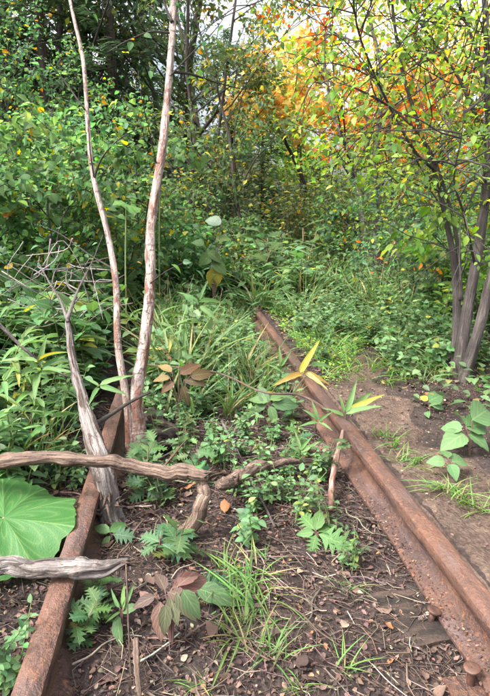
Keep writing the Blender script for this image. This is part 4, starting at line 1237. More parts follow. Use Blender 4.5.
scatter('fern', 40, -1.6, 1.0, 5.6, 8.5, 1.9, 'tall feathery fern on the mound that swallows the rail', 'ferns on the far mound', far_ok, 0.18)
scatter('mugwort', 60, -1.4, 1.4, 5.2, 8.0, 2.6, 'tall pale mugwort on the mound that swallows the rail', 'mugwort on the far mound', far_ok, 0.15)
# left bank
bank = lambda x, y: seen(x, y) and x < -0.45
scatter('herb', 60, -3.2, -0.5, 2.5, 5.0, 1.0, 'leafy green herb on the bank behind the dead trunk', 'herbs on the left bank', bank, 0.1)
scatter('broad_herb', 70, -3.2, -0.55, 2.4, 5.0, 1.1, 'broad leaved green herb on the bank behind the dead trunk', 'broad herbs on the left bank', bank, 0.14)
scatter('bamboo_grass', 30, -1.6, -0.50, 1.55, 2.8, 0.68, 'dwarf bamboo with long pointed leaves left of the dead trunk', 'dwarf bamboo left of the dead trunk', bank, 0.09)
scatter('sedge', 14, -2.0, -0.45, 1.5, 4.0, 0.65, 'arching thin bladed sedge tuft on the left bank', 'sedge on the left bank', bank, 0.1)
scatter('small_herb', 36, -2.2, -0.5, 1.6, 3.6, 1.1, 'small leaved herb on the bank around the dead trunk', 'small herbs on the left bank', bank, 0.07)
scatter('mugwort', 26, -1.8, -0.5, 1.7, 3.2, 1.2, 'mugwort with cut leaves on the bank around the dead trunk', 'mugwort on the left bank', bank, 0.1)
scatter('fern', 16, -3.0, -0.7, 2.8, 5.0, 1.0, 'spreading green fern on the left bank', 'ferns on the left bank', bank, 0.3)
# between the rails
mid = lambda x, y: X_L + 0.05 < x < X_R - 0.13
low = lambda x, y: max(0.35, 1.0 - 1.1 * max(0, x - 0.0)) * (0.8 if y < 2.6 else 1.0)
scatter('bamboo_grass', 16, X_L, X_R - 0.1, 2.2, 4.2, lambda x, y: 0.75 * low(x, y), 'dwarf bamboo with pointed leaves growing between the rails', 'dwarf bamboo between the rails', mid, 0.12)
scatter('sedge', 34, X_L, X_R - 0.1, 2.35, 5.0, low, 'thin bladed sedge tuft growing between the rails', 'sedge between the rails', mid, 0.07)
scatter('herb', 60, X_L, X_R - 0.1, 2.5, 5.0, low, 'leafy herb growing between the rails beyond the birch', 'herbs between the rails', mid, 0.1)
scatter('small_herb', 80, X_L, X_R - 0.1, 1.9, 4.8, lambda x, y: 0.9 * low(x, y), 'low small leaved herb on the litter between the rails', 'small herbs between the rails', mid, 0.08)
scatter('mugwort', 16, X_L + 0.1, X_R - 0.1, 1.7, 3.2, 0.8, 'low mugwort with cut leaves on the litter between the rails', 'mugwort between the rails', mid, 0.1)
# right of the path
CB = on_ground(456, 378)
rt = lambda x, y: seen(x, y, 120) and x > X_R + 0.12 and not (abs(x * CB[1] / y - CB[0]) < 0.28 and 2.2 < y < CB[1] + 0.1)
scatter('herb', 50, 1.0, 4.5, 2.0, 5.2, 0.62, 'leafy green herb along the far edge of the dirt path', 'herbs right of the path', rt, 0.1)
scatter('broad_herb', 46, 1.2, 4.2, 1.9, 4.8, 0.6, 'broad leaved herb along the far edge of the dirt path', 'broad herbs right of the path', rt, 0.14)
scatter('small_herb', 50, 0.9, 4.2, 2.0, 5.4, 1.0, 'small leaved herb along the far edge of the dirt path', 'small herbs right of the path', rt, 0.08)
scatter('grass', 36, 0.9, 2.6, 1.4, 4.4, 0.45, 'short grass tuft on the edge of the dirt path', 'grass along the path edge', rt, 0.08)

def spots(kind, pxs, scale, label, group, tilt=0.15):
    for (px, py) in pxs:
        g = on_ground(px, py)
        plant(kind, g[0], g[1], scale, label, group, tilt)

spots('grass', [(385, 440), (395, 447), (378, 436), (440, 490), (452, 495), (462, 500), (430, 470), (350, 372), (340, 365), (360, 366), (350, 360), (372, 372), (335, 372), (366, 380), (345, 380), (418, 462), (470, 507), (482, 512), (400, 462)], 0.34, 'small flattened grass tuft growing on the dirt path', 'grass on the path', 0.2)
scatter('grass', 70, 0.76, 1.6, 2.5, 3.9, 0.55, 'short tuft in the grassy patch between the rail and the path end', 'grassy patch at the path end', lambda x, y: x > X_R + 0.1, 0.04, 40)
scatter('small_herb', 40, 0.78, 2.0, 2.9, 5.0, 0.65, 'small leaved herb crowding the rail where the path ends', 'herbs where the path ends', lambda x, y: x > X_R + 0.14, 0.07, 40)
scatter('mugwort', 24, 0.80, 1.9, 2.9, 4.8, 0.8, 'mugwort with cut leaves where the path ends', 'mugwort where the path ends', lambda x, y: x > X_R + 0.14, 0.1, 40)
spots('grass', [(248, 585), (230, 600), (262, 600), (240, 625), (225, 572), (262, 645), (215, 592), (250, 610), (238, 640), (256, 575), (272, 655)], 0.38, 'lush green grass clump on the dark soil by the purple weed', 'grass by the purple weed', 0.2)
spots('grass', [(265, 560), (345, 668), (352, 590), (200, 690), (300, 690)], 0.26, 'thin grass sprig on bare soil between the rails', 'grass sprigs on bare soil', 0.2)
spots('mugwort', [(140, 500), (165, 505), (172, 562), (200, 482)], 0.75, 'mugwort with cut bluish leaves between the level branch and soil', 'mugwort under the level branch', 0.2)
spots('mugwort', [(95, 600), (100, 625), (60, 480), (72, 475), (80, 640)], 0.6, 'small three lobed weed beside the left rail', 'weeds beside the left rail', 0.2)
spots('small_herb', [(60, 490), (45, 478), (75, 488), (30, 470), (78, 462), (20, 488), (290, 505), (270, 500), (310, 480), (180, 470), (165, 480), (255, 515), (285, 480), (10, 690), (3, 680), (225, 470), (245, 455), (210, 450), (265, 480), (235, 495), (300, 520), (330, 540), (180, 430), (200, 420), (345, 570), (250, 540)], 0.6, 'low seedling with small leaves on dead leaf litter', 'seedlings on the litter', 0.2)

# ------------------------------------------------------------------ singled-out plants of the foreground, leaf by leaf
def leaf_mesh(tpl, col, mat, jitter=0.1):
    m = MB(); put_leaves(m, tpl, [[0, 0, 0]], [[1, 0, 0]], [[0, 0, 1]], 1.0, np.array(col))
    v = m.v[0]
    v += 0.02 * np.stack([0 * v[:, 0], 0 * v[:, 0], fbm(v * 4 + rng.uniform(0, 50), 2)], -1)
    return m.mesh('leaf', mat)

def leaf_obj(root, me, base, axis, up, s, name='leaf', label=None):
    a = nrm(axis); sd_ = nrm(np.cross(up, a)); z = np.cross(a, sd_)
    Mx = Matrix(((a[0] * s, sd_[0] * s, z[0] * s, base[0]), (a[1] * s, sd_[1] * s, z[1] * s, base[1]), (a[2] * s, sd_[2] * s, z[2] * s, base[2]), (0, 0, 0, 1)))
    o = link(name, me, root)
    o.matrix_local = Mx
    if label: o['label'] = label
    return o

def stalk(root, pts, r, col=(0.11, 0.15, 0.05), name='stem', mat=None):
    m = MB(); ln = smooth_line(pts, 14)
    tube(m, ln, np.linspace(r, r * 0.6, 14), 6, col, rough=0.08)
    return link(name, m.mesh(name, mat or M['stem']), root)

# giant butterbur leaf at the left
def butterbur(px, py, d, size, axis, up, label, col, seed, drop=0.3):
    c = P(px, py, d); g = np.array([c[0] - 0.05, c[1] + 0.03, gz(c[0], c[1])])
    root = thing('butterbur', label, 'butterbur', g, 'butterbur plants')
    stalk(root, [[0, 0, -0.03], (c - g) * [0.5, 0.5, 0.6], c - g], 0.007, (0.16, 0.20, 0.09))
    m = MB(); put_leaves(m, round_template(seed=seed), [[0, 0, 0]], [[1, 0, 0]], [[0, 0, 1]], 1.0, np.array(col))
    leaf_obj(root, m.mesh('butterbur_leaf', M['leaf_big']), c - g, axis, up, size)
    return root
butterbur(4, 518, 1.33, 0.175, V_R * 1.0 + V_HF * -0.10 + [0, 0, -0.12], np.array([0.12, -0.22, 0.95]), 'huge round pale green butterbur leaf above the peeling branch', (0.050, 0.115, 0.034), 1.0)
butterbur(-20, 496, 1.46, 0.13, V_R * 0.9 + V_HF * 0.4 + [0, 0, -0.05], np.array([0.05, -0.4, 0.9]), 'second butterbur leaf tucked behind the huge one', (0.05, 0.11, 0.035), 2.3)
for k, (px, py, d, s) in enumerate(((126, 205, 3.6, 0.09), (160, 180, 4.4, 0.09))):
    a = rng.uniform(0, 6.28)
    butterbur(px, py, d, s, np.array([math.cos(a), math.sin(a), -0.1]), np.array([rng.normal(0, .25), -0.35, 0.9]), 'round butterbur leaf on a tall stalk on the bank behind the birch', (0.075, 0.15, 0.04), 3.0 + k)

# bamboo grass sprays that stand in front of the right rail
BAM = [leaf_mesh(T_LANCE2, c, M['blade']) for c in ((0.065, 0.14, 0.04), (0.105, 0.185, 0.065), (0.27, 0.24, 0.035), (0.29, 0.17, 0.04), (0.24, 0.20, 0.085))]
def bamboo_spray(base_px, tip_px, d_tip, leaves, label, r=0.003):
    g = on_ground(*base_px); tip = P(tip_px[0], tip_px[1], d_tip)
    root = thing('dwarf_bamboo', label, 'bamboo', g)
    st_ = stalk(root, [[0, 0, -0.02], (tip - g) * [0.4, 0.4, 0.6], tip - g], r, (0.16, 0.17, 0.06))
    for (bx, by, ex, ey, dd, ci, wide) in leaves:
        b = P(bx, by, d_tip); e = P(ex, ey, d_tip + dd)
        leaf_obj(st_, BAM[ci], b - g, e - b, nrm(-V_F * wide + np.array([0, 0, 1.0]) * (1 - wide) + 0.1 * rng.standard_normal(3)), float(np.linalg.norm(e - b)))
    return root
bamboo_spray((262, 412), (306, 372), 2.10, [(300, 373, 318, 340, 0.0, 2, 0.8), (304, 372, 332, 382, -0.03, 3, 0.6), (305, 373, 328, 386, -0.08, 4, 0.5), (302, 374, 276, 380, -0.1, 3, 0.5), (298, 376, 272, 383, 0.05, 4, 0.5), (310, 366, 338, 362, 0.1, 1, 0.5)], 'dwarf bamboo spray with a yellow leaf standing over the rail')
bamboo_spray((280, 395), (281, 372), 2.25, [(281, 366, 279, 346, 0.0, 1, 0.7), (281, 366, 290, 352, -0.03, 1, 0.7), (281, 372, 268, 362, 0.0, 0, 0.5)], 'tiny fresh green bamboo shoot left of the yellow leaf')
bamboo_spray((345, 432), (348, 410), 1.95, [(346, 412, 358, 380, 0.02, 1, 0.8), (346, 412, 376, 388, 0.06, 1, 0.7), (347, 413, 382, 392, -0.02, 2, 0.6), (346, 414, 378, 402, -0.06, 1, 0.5), (344, 412, 340, 394, 0.0, 1, 0.8), (344, 416, 324, 406, 0.0, 0, 0.6)], 'pale green bamboo spray fanning over the rail edge')
bamboo_spray((315, 432), (318, 420), 1.95, [(318, 420, 312, 400, 0.02, 0, 0.7), (318, 420, 304, 408, 0.0, 0, 0.6), (319, 421, 330, 412, -0.04, 0, 0.6), (318, 422, 300, 424, -0.03, 0, 0.5), (319, 422, 332, 428, -0.05, 1, 0.5)], 'green bamboo spray between broken branch and rail')
bamboo_spray((300, 470), (300, 448), 1.80, [(300, 450, 296, 430, 0.02, 1, 0.8), (300, 450, 312, 436, 0.0, 0, 0.7), (300, 452, 288, 444, 0.0, 0, 0.6), (301, 452, 320, 440, -0.02, 1, 0.6)], 'bright bamboo shoot rising behind the broken branch')
bamboo_spray((40, 400), (40, 365), 1.95, [(40, 366, 44, 335, 0, 0, 0.8), (38, 368, 12, 345, 0, 1, 0.7), (38, 370, 8, 372, -0.1, 0, 0.6), (42, 368, 66, 352, 0.05, 0, 0.6), (42, 370, 70, 368, -0.05, 1, 0.6), (40, 372, 30, 398, -0.15, 1, 0.6)], 'tall dwarf bamboo beside the bleached trunk with wide leaves')
bamboo_spray((92, 420), (100, 385), 1.85, [(100, 385, 130, 372, 0.0, 1, 0.6), (100, 386, 124, 392, -0.06, 0, 0.6), (99, 386, 84, 376, 0.02, 0, 0.6), (99, 388, 88, 400, -0.1, 0, 0.6)], 'bamboo shoot growing between the bleached trunk and the birch')
bamboo_spray((205, 345), (200, 300), 2.75, [(199, 302, 228, 298, 0.1, 0, 0.6), (198, 302, 178, 288, 0.0, 0, 0.6), (200, 300, 206, 280, 0.0, 0, 0.7), (200, 306, 218, 320, -0.1, 0, 0.6)], 'slender bamboo shoot with drooping leaves right of the birch')

# purple weed and its neighbours in the bottom foreground
PUR = [leaf_mesh(T_OVN, c, M['leaf_big']) for c in ((0.070, 0.022, 0.036), (0.105, 0.034, 0.050), (0.060, 0.055, 0.035), (0.050, 0.095, 0.042), (0.14, 0.055, 0.07))]
def weed(base_px, leaves, meshes, label, name='weed', d_off=0.0, stemcol=(0.12, 0.07, 0.06), group=None, cat='herb', r=0.0025):
    g = on_ground(*base_px)
    gd = float((g - EYE) @ V_HF)
    root = thing(name, label, cat, g, group)
    hub = None
    for (bx, by, ex, ey, d0, d1, ci, wide) in leaves:
        b = P(bx, by, gd + d0); e = P(ex, ey, gd + d1)
        st_ = stalk(root, [[0, 0, -0.015], (b - g) * [0.35, 0.35, 0.6], b - g], r, stemcol)
        leaf_obj(st_, meshes[ci], b - g, e - b, nrm(-V_F * wide + np.array([0, 0, 1.0]) * (1 - wide) + 0.15 * rng.standard_normal(3)), float(np.linalg.norm(e - b)))
    return root
weed((172, 645), [(172, 588, 212, 574, 0.0, 0.05, 1, 0.5), (168, 592, 192, 598, 0.0, -0.03, 0, 0.5), (165, 590, 156, 568, 0.02, 0.07, 0, 0.6), (160, 602, 158, 640, 0.0, -0.06, 1, 0.8), (150, 600, 138, 590, 0.0, 0.02, 4, 0.6), (170, 596, 178, 622, 0.0, -0.05, 2, 0.7), (176, 592, 196, 620, -0.02, -0.06, 2, 0.6), (155, 596, 132, 606, 0.0, -0.02, 0, 0.6), (166, 604, 164, 636, -0.02, -0.06, 2, 0.7), (182, 590, 202, 618, -0.03, -0.06, 3, 0.6), (178, 586, 200, 566, 0.0, 0.06, 4, 0.5)], PUR, 'weed with dull purple and green leaves on dark soil')
GRN = [leaf_mesh(T_OVN, c, M['leaf_big']) for c in ((0.04, 0.09, 0.038), (0.055, 0.115, 0.042), (0.075, 0.15, 0.05))] + [leaf_mesh(T_LOBE2, c, M['leaf']) for c in ((0.038, 0.088, 0.048), (0.052, 0.108, 0.052), (0.062, 0.13, 0.045))] + [leaf_mesh(T_LANCE2, c, M['leaf']) for c in ((0.06, 0.125, 0.042), (0.085, 0.16, 0.042))]
weed((122, 632), [(120, 608, 108, 588, 0, 0.03, 6, 0.6), (122, 610, 136, 582, 0, 0.04, 6, 0.7), (120, 612, 104, 622, 0, -0.02, 7, 0.5), (122, 612, 138, 604, 0, 0.0, 1, 0.6), (118, 616, 116, 648, 0, -0.06, 0, 0.7), (124, 608, 122, 580, 0, 0.05, 7, 0.7)], GRN, 'weed with narrow pointed green leaves beside the dry upright stalk')
weed((205, 605), [(196, 590, 240, 586, 0, 0.02, 3, 0.6), (196, 588, 236, 600, 0, -0.03, 0, 0.6), (192, 590, 188, 612, 0, -0.04, 1, 0.6), (200, 586, 226, 574, 0.0, 0.05, 3, 0.6)], GRN, 'green weed with a broad cut leaf right of the purple weed')
weed((98, 628), [(95, 610, 78, 600, 0, 0.0, 4, 0.5), (98, 604, 100, 582, 0, 0.04, 3, 0.6), (98, 610, 88, 628, 0, -0.03, 5, 0.5), (96, 608, 74, 616, 0, -0.01, 4, 0.5)], GRN, 'small weed with three lobed leaves beside the left rail head')
weed((160, 560), [(160, 540, 190, 530, 0, 0.05, 3, 0.5), (160, 542, 140, 532, 0, 0.03, 4, 0.5), (162, 544, 182, 556, 0, -0.04, 3, 0.5), (158, 544, 140, 552, 0, -0.03, 4, 0.5), (160, 538, 162, 520, 0, 0.05, 3, 0.6)], GRN, 'mugwort with toothed silvery green leaves above the purple weed', name='mugwort')
weed((112, 545), [(110, 532, 92, 524, 0, 0.02, 1, 0.5), (110, 532, 128, 520, 0, 0.05, 2, 0.5), (112, 534, 134, 536, 0, -0.01, 3, 0.5), (110, 536, 100, 550, 0, -0.03, 1, 0.5)], GRN, 'bright weed at the foot of the bleached trunk')
weed((148, 500), [(146, 480, 142, 458, 0, 0.02, 4, 0.7), (146, 484, 126, 478, 0, 0.0, 3, 0.6), (147, 486, 168, 484, 0, 0.0, 4, 0.6), (147, 488, 164, 500, 0, -0.03, 3, 0.6), (146, 490, 128, 500, 0, -0.03, 4, 0.6)], GRN, 'bluish mugwort standing in front of the level branch', name='mugwort')
weed((318, 545), [(315, 530, 300, 512, 0, 0.06, 5, 0.5), (316, 530, 322, 506, 0, 0.06, 2, 0.6), (318, 532, 336, 524, 0, 0.03, 5, 0.5), (318, 534, 356, 548, 0, -0.05, 5, 0.4), (314, 532, 296, 534, 0, 0.0, 2, 0.5), (316, 534, 312, 552, 0, -0.05, 5, 0.4)], GRN, 'dandelion like rosette of toothed leaves on the bare soil')
weed((270, 430), [(270, 400, 288, 392, 0, 0.03, 2, 0.7), (268, 402, 248, 396, 0, 0.03, 2, 0.6), (272, 404, 300, 404, 0, 0, 0, 0.6), (266, 406, 246, 412, 0, 0, 0, 0.6), (270, 406, 276, 424, 0, -0.05, 1, 0.6), (268, 404, 258, 384, 0, .05, 0, 0.6)], GRN, 'leafy weed with a glowing green leaf between the rails')
DRY = [leaf_mesh(T_OVN, c, M['leaf']) for c in ((0.11, 0.040, 0.024), (0.075, 0.034, 0.022), (0.17, 0.09, 0.04), (0.06, 0.09, 0.03))]
weed((178, 425), [(172, 372, 158, 362, 0, 0.03, 2, 0.6), (180, 374, 200, 362, 0, 0.03, 0, 0.6), (184, 380, 206, 382, 0, -0.02, 1, 0.5), (174, 382, 160, 392, 0, -0.03, 0, 0.6), (182, 386, 190, 404, 0, -0.04, 1, 0.7), (190, 376, 214, 372, 0, 0.0, 0, 0.5), (170, 378, 152, 378, 0, 0.0, 2, 0.6)], DRY, 'bramble with dry reddish brown leaves right of the birch foot', name='bramble')
PALE = [leaf_mesh(T_OVW2, c, M['leaf_big']) for c in ((0.15, 0.20, 0.165), (0.06, 0.12, 0.035), (0.085, 0.15, 0.036), (0.28, 0.24, 0.04))]
weed((215, 320), [(221, 224, 205, 217, 0, 0.03, 0, 0.75), (204, 245, 192, 240, 0, 0.0, 1, 0.6), (216, 240, 230, 236, 0, 0, 2, 0.6), (208, 252, 222, 260, 0, -0.03, 1, 0.6), (212, 254, 198, 264, 0, -0.04, 1, 0.6), (214, 268, 214, 290, 0, -0.04, 3, 0.7), (212, 262, 228, 272, 0, -0.03, 1, 0.6)], PALE, 'tall weed with one upturned whitish leaf above the green mass', r=0.004)
RT = [leaf_mesh(T_OVW2, c, M['leaf_big']) for c in ((0.06, 0.13, 0.05), (0.08, 0.16, 0.065), (0.32, 0.28, 0.03))]
weed((470, 455), [(462, 430, 440, 424, 0, 0.05, 1, 0.5), (466, 428, 490, 420, 0, 0.05, 0, 0.5), (464, 434, 444, 444, 0, -0.06, 1, 0.5), (468, 434, 492, 446, 0, -0.05, 0, 0.5), (466, 426, 462, 408, 0, 0.1, 0, 0.6), (472, 420, 496, 404, 0, 0.08, 0, 0.5)], RT, 'broad leaved plant with drooping pale leaves right of the path')
weed((430, 412), [(428, 400, 420, 396, 0, 0.02, 2, 0.7), (428, 402, 444, 392, 0, 0.03, 0, 0.5), (430, 404, 446, 406, 0, 0, 1, 0.5)], RT, 'small plant with one round yellow leaf beside the path')
weed((452, 480), [(445, 462, 428, 460, 0, 0.0, 1, 0.5), (448, 458, 440, 446, 0, 0.06, 0, 0.5), (452, 462, 470, 458, 0, 0.03, 0, 0.5), (450, 464, 458, 478, 0, -0.05, 1, 0.5)], RT, 'low pale green plant leaning onto the path edge')

# ------------------------------------------------------------------ dead leaves, twigs, litter
DEADC = [(5, (0.070, 0.043, 0.034)), (3, (0.115, 0.073, 0.055)), (4, (0.040, 0.025, 0.022)), (0.5, (0.22, 0.165, 0.12)), (0.35, (0.20, 0.09, 0.04))]
def dead_tpl(k):
    r_ = np.random.default_rng(60 + k)
    v, q, t, uv = leaf_template(r_.uniform(0.4, 0.75), 5, r_.uniform(-0.2, 0.35), r_.uniform(-0.35, 0.4), 'ovate', wave=r_.uniform(0.0, 0.05))
    v = v.copy(); v[:, 2] += 0.06 * r_.standard_normal(len(v)); v[:, 0] -= 0.5
    return v, q, t, uv
DT = [dead_tpl(k) for k in range(6)]

def litter_xy(n, x0, x1, y0, y1):
    x = rng.uniform(x0, x1, n); y = rng.uniform(y0, y1, n)
    keep = (np.abs(x - X_R) > 0.05) & (np.abs(x - X_L) > 0.05)
    pth = on_path(x, y, -0.05)
    keep &= ~pth | (rng.uniform(0, 1, n) < 0.30)
    return x[keep], y[keep]

# counted ones: the fallen leaves and twigs that show largest
DM = [[(lambda m: (put_leaves(m, DT[k], [[0, 0, 0]], [[1, 0, 0]], [[0, 0, 1]], 1.0, np.array(c[1])), m.mesh('fallen_leaf', M['dead']))[1])(MB()) for c in DEADC] for k in range(6)]
x, y = litter_xy(230, -0.9, 0.62, 0.55, 1.9)
for a, b in zip(x[:150], y[:150]):
    ci = rng.choice(5, p=[.35, .3, .22, .08, .05])
    o = link('fallen_leaf', DM[rng.integers(6)][ci], None, (a, b, gz(a, b) + rng.uniform(0.007, 0.014)))
    o.rotation_euler = (rng.normal(0, 0.3), rng.normal(0, 0.3), rng.uniform(0, 6.28)); s = rng.uniform(0.022, 0.045); o.scale = (s, s, s)
    tag(o, 'dry curled brown leaf fallen on the soil between the rails', 'leaf', 'fallen leaves on the soil')
for (px, py, s, c, lab) in ((213, 636, 0.055, 0, 'large curled brown leaf beside the grass clump'), (302, 576, 0.035, 3, 'pale tan leaf lying flat on the bare soil'), (345, 629, 0.035, 3, 'narrow pale leaf lying alone near the rail foot'), (188, 492, 0.05, 4, 'orange brown leaf caught on the mugwort under the branch'), (225, 512, 0.06, 4, 'rusty crumpled leaf behind the bent branch end')):
    g = on_ground(px, py)
    o = link('fallen_leaf', DM[0 if c != 3 else 2][c], None, (g[0], g[1], g[2] + 0.016)); o.scale = (s, s, s)
    o.rotation_euler = (rng.normal(0, 0.3), rng.normal(0, 0.3), rng.uniform(0, 6.28))
    tag(o, lab, 'leaf', 'fallen leaves on the soil')

def twig_pts(a, b, ln, lift):
    th = rng.uniform(0, 6.28)
    d = np.array([math.cos(th), math.sin(th)])
    k = rng.normal(0, 0.04, 5)
    out = []
    for i, t in enumerate(np.linspace(-0.5, 0.5, 5)):
        q = np.array([a, b]) + d * t * ln + np.array([-d[1], d[0]]) * k[i] * ln
        out.append([q[0], q[1], gz(q[0], q[1]) + lift + abs(rng.normal(0, 0.004))])
    return np.array(out)
TWC = [(2.5, (0.14, 0.11, 0.095)), (4, (0.09, 0.062, 0.05)), (0.8, (0.26, 0.21, 0.17)), (2, (0.055, 0.037, 0.032))]
x, y = litter_xy(330, -0.9, 0.6, 0.6, 2.4)
for a, b in zip(x[:150], y[:150]):
    m = MB(); pts = smooth_line(twig_pts(a, b, rng.uniform(0.08, 0.26), 0.008), 12); base = pts[0].copy()
    r0 = rng.uniform(0.0012, 0.0035)
    tube(m, pts - base, np.linspace(r0, r0 * 0.5, 12), 5, pick_cols(1, TWC)[0])
    o = link('twig', m.mesh('twig', M['twig']), None, tuple(base))
    tag(o, 'bare dead twig lying on the leaf litter between the rails', 'twig', 'twigs on the litter')

# uncountable litter: leaf crumbs, needles and rootlets
m = MB()
for (n, x0, x1, y0, y1, s0, s1) in ((16000, -1.1, 0.64, 0.5, 2.3, 0.005, 0.018), (5000, -2.5, 3.0, 2.2, 5.0, 0.015, 0.04), (14000, 0.7, 2.2, 0.9, 3.4, 0.004, 0.013), (5000, -6, 5, 5, 14, 0.04, 0.09)):
    x, y = litter_xy(n, x0, x1, y0, y1)
    z = terrain(x, y) + rng.uniform(0.002, 0.010, len(x)) + 0.008 * on_path(x, y)
    k = len(x); a = rng.uniform(0, 6.28, k)
    for j in range(6):
        sel = np.arange(k) % 6 == j
        nn = sel.sum()
        put_leaves(m, DT[j], np.stack([x, y, z], -1)[sel], np.stack([np.cos(a), np.sin(a), rng.normal(0, .25, k)], -1)[sel], np.array([0, 0, 1.0]) + 0.35 * rng.standard_normal((nn, 3)), rng.uniform(s0, s1, nn), pick_cols(nn, DEADC))
o = link('leaf_litter', m.mesh('leaf_litter', M['dead'])); o['kind'] = 'stuff'
tag(o, 'brown crumbled leaf litter strewn over the forest soil', 'leaf litter')

m = MB()
x, y = litter_xy(8000, -1.1, 0.64, 0.5, 2.6)
th = rng.uniform(0, 6.28, len(x)); ln = rng.uniform(0.015, 0.09, len(x)) ; bend = rng.normal(0, .2, len(x))
cc = pick_cols(len(x), [(4, (0.085, 0.058, 0.047)), (3, (0.05, 0.034, 0.029)), (1.2, (0.15, 0.115, 0.095)), (0.35, (0.30, 0.24, 0.18))])
pts = []
for i, t in enumerate((-0.5, 0, 0.5)):
    qx = x + np.cos(th) * t * ln - np.sin(th) * bend * ln * (i == 1); qy = y + np.sin(th) * t * ln + np.cos(th) * bend * ln * (i == 1)
    pts.append(np.stack([qx, qy, terrain(qx, qy) + 0.006 + rng.uniform(0, 0.008, len(x))], -1))
pts = np.stack(pts, 1)
rr2 = rng.uniform(0.0005, 0.0016, len(x))
off = np.array([[0, 0, 1.0], [0.87, 0, -0.5], [-0.87, 0, -0.5]])
dirs = np.stack([np.cos(th), np.sin(th), 0 * th], -1); sid = np.stack([-np.sin(th), np.cos(th), 0 * th], -1)
ring = sid[:, None, :] * off[None, :, 0:1] + np.array([0, 0, 1.0])[None, None] * off[None, :, 2:3]
V = pts[:, :, None, :] + (rr2[:, None, None, None] * ring[:, None])
base = np.array([(3 * i + j, 3 * i + (j + 1) % 3, 3 * (i + 1) + (j + 1) % 3, 3 * (i + 1) + j) for i in range(2) for j in range(3)])
m.add(V.reshape(-1, 3), (base[None] + (np.arange(len(x)) * 9)[:, None, None]).reshape(-1, 4), None, np.repeat(cc, 9, 0))
o = link('twig_litter', m.mesh('twig_litter', M['twig'])); o['kind'] = 'stuff'
tag(o, 'fine twigs rootlets and needles strewn over the soil', 'twig litter')

# brushwood: bare grey twigs tangled behind the bleached trunk
for k in range(34):
    c = P(rng.uniform(5, 100), rng.uniform(256, 318), rng.uniform(2.3, 2.9))
    d = nrm(np.array([rng.normal(0, 1), rng.normal(0, .5), rng.normal(0.1, .7)])); ln = rng.uniform(0.15, 0.42)
    pts = smooth_line([c - d * ln / 2, c + 0.05 * rng.standard_normal(3), c + d * ln / 2 + 0.09 * rng.standard_normal(3)], 9)
    mm = MB(); b0 = pts[0].copy(); r0 = rng.uniform(0.002, 0.0048)
    tube(mm, pts - b0, np.linspace(r0, r0 * 0.4, 9), 5, pick_cols(1, [(2, (0.17, 0.15, 0.145)), (1, (0.10, 0.08, 0.075))])[0])
    o = link('dead_twig', mm.mesh('dead_twig', M['twig']), None, tuple(b0))
    tag(o, 'bare grey twig in the brushwood tangle behind the bleached trunk', 'twig', 'brushwood tangle')

# ------------------------------------------------------------------ low ground cover nobody could count
def cover(name, label, n, region, size, pal, tpl, zlo, zhi, ok=None, mat='leaf'):
    x = rng.uniform(region[0], region[1], n); y = rng.uniform(region[2], region[3], n)
    keep = ~on_path(x, y, 0.0) & ~((np.abs(x - X_R) < 0.09) & (y < 4.6)) & ~((np.abs(x - X_L) < 0.09) & (y < 2.6))
    if ok is not None: keep &= ok(x, y)
    x, y = x[keep], y[keep]; k = len(x)
    pos = np.stack([x, y, terrain(x, y) + rng.uniform(zlo, zhi, k)], -1)
    mm = MB()
    put_leaves(mm, tpl, pos, rdir(k, -0.2, 0.6), np.array([0, 0, 1.0]) + 0.35 * rng.standard_normal((k, 3)), size * rng.uniform(0.5, 1.2, k), pick_cols(k, pal))
    o = link(name, mm.mesh(name, M[mat])); o['kind'] = 'stuff'
    tag(o, label, 'ground cover')
cover('undergrowth', 'low green undergrowth carpeting the forest floor behind the track', 34000, (-14, 10, 5.0, 20), 0.10, GREEN, T_SMALL, 0.0, 0.55)
cover('undergrowth', 'tall tangled thicket of olive leaves closing the wood behind the path', 22000, (0.8, 11, 6.5, 17), 0.085, OLIVE, T_SMALL, 0.1, 1.5)
cover('undergrowth', 'dense low greenery on the left bank beside the dead trunk', 7000, (-4.5, -0.45, 1.9, 5.2), 0.055, GREEN, T_OV, 0.0, 0.22, lambda x, y: x < -0.42 - 0.25 * np.maximum(0, 2.6 - y))
cover('undergrowth', 'low greenery between and over the rails beyond the birch', 4200, (X_L, X_R, 2.4, 5.2), 0.04, COOL, T_OV, 0.0, 0.12, lambda x, y: rng.uniform(0, 1, len(x)) < sstep(2.2, 3.4, y))
cover('undergrowth', 'low greenery along the far side of the dirt path', 8000, (0.8, 6, 1.7, 6.0), 0.05, COOL, T_OV, 0.0, 0.16, lambda x, y: (x > X_R + 0.15) & (x > path_right(np.minimum(y, PY1)) + 0.03 - 1.2 * (y > PY1)))
cover('undergrowth', 'short mossy green growth filling the verge between the rail and the path', 9000, (X_R + 0.09, X_R + 1.2, 2.3, 5.2), 0.026, LIME, T_SMALL, -0.005, 0.045, lambda x, y: (x < X_R + 0.11 + 0.35 * sstep(2.3, 3.2, y)) | (y > PY1))
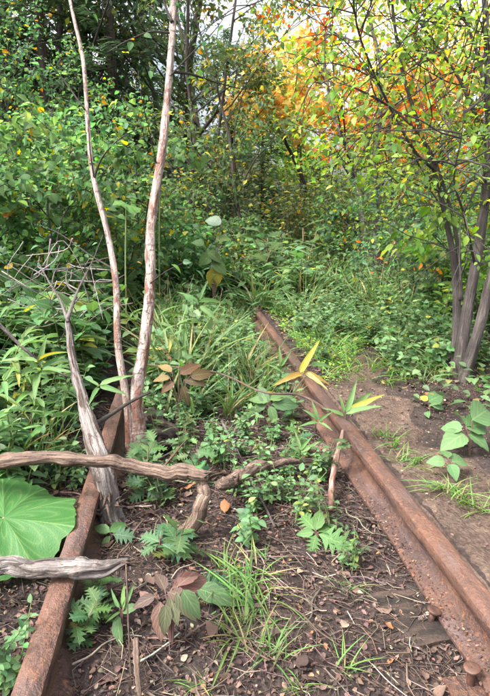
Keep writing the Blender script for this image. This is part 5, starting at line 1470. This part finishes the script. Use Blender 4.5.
# crumbs lying on the foot of the right-hand rail
m = MB(); k = 900
y = rng.uniform(0.6, 3.0, k); keep = rng.uniform(0, 1, k) < 0.25 + 0.75 * (fbm(np.stack([y * 4, 0 * y, 0 * y], -1), 2) > 0); y = y[keep]; k = len(y)
x = X_R - rng.uniform(0.018, 0.066, k) ** 1.0
z = -RAIL_H + 0.012 + 0.014 * np.clip((x - (X_R - 0.071)) / 0.055, 0, 1) + 0.003
put_leaves(m, DT[2], np.stack([x, y, z], -1), rdir(k, -0.1, 0.1), np.array([0, 0, 1.0]) + 0.3 * rng.standard_normal((k, 3)), rng.uniform(0.003, 0.010, k), pick_cols(k, DEADC))
o = link('leaf_litter', m.mesh('rail_crumbs', M['dead'])); o['kind'] = 'stuff'
tag(o, 'dark crumbs of soil and leaf on the foot of the rail', 'leaf litter')

def patch(x, y):
    return fbm(np.stack([x * 3.2, y * 2.2, 0 * x + 4], -1), 3)
k = 12000
x = rng.uniform(0.75, 2.1, k); y = rng.uniform(1.0, 3.4, k)
keep = on_path(x, y, -0.1) & (patch(x, y) + 0.3 * rng.standard_normal(k) > 0.16)
x, y = x[keep], y[keep]; k = len(x)
m = MB()
put_leaves(m, T_BLADEW, np.stack([x, y, terrain(x, y) + 0.009], -1), rdir(k, 0.1, 0.9), np.array([0, 0, 1.0]) + 0.3 * rng.standard_normal((k, 3)), rng.uniform(0.012, 0.045, k), pick_cols(k, [(3, (0.07, 0.12, 0.035)), (2, (0.10, 0.15, 0.045)), (1.5, (0.17, 0.15, 0.07))]))
o = link('short_grass', m.mesh('short_grass', M['blade'])); o['kind'] = 'stuff'
tag(o, 'thin worn patches of short grass on the dirt path', 'grass')
m = MB()
x = np.concatenate([rng.uniform(0.72, 2.1, 900), rng.uniform(-0.2, 0.55, 260)]); y = np.concatenate([rng.uniform(0.9, 3.3, 900), rng.uniform(0.6, 1.8, 260)]); k = len(x)
o8 = np.array([[1, 0, 0], [-1, 0, 0], [0, 1, 0], [0, -1, 0], [0, 0, 0.7], [0, 0, -0.7]], float)
V = np.stack([x, y, terrain(x, y) + 0.003 + 0.007 * on_path(x, y)], -1)[:, None] + rng.uniform(0.0015, 0.0065, (k, 1, 1)) * o8[None] * rng.uniform(0.6, 1.4, (k, 6, 1))
F = np.array([(0, 2, 4), (2, 1, 4), (1, 3, 4), (3, 0, 4), (2, 0, 5), (1, 2, 5), (3, 1, 5), (0, 3, 5)])
m.add(V.reshape(-1, 3), None, (F[None] + 6 * np.arange(k)[:, None, None]).reshape(-1, 3), np.repeat(pick_cols(k, [(3, (0.09, 0.065, 0.052)), (2, (0.05, 0.036, 0.031)), (1, (0.15, 0.12, 0.10))]), 6, 0))
o = link('gravel', m.mesh('gravel', M['dead'])); o['kind'] = 'stuff'
tag(o, 'small loose pebbles and clods on the path and soil', 'gravel')
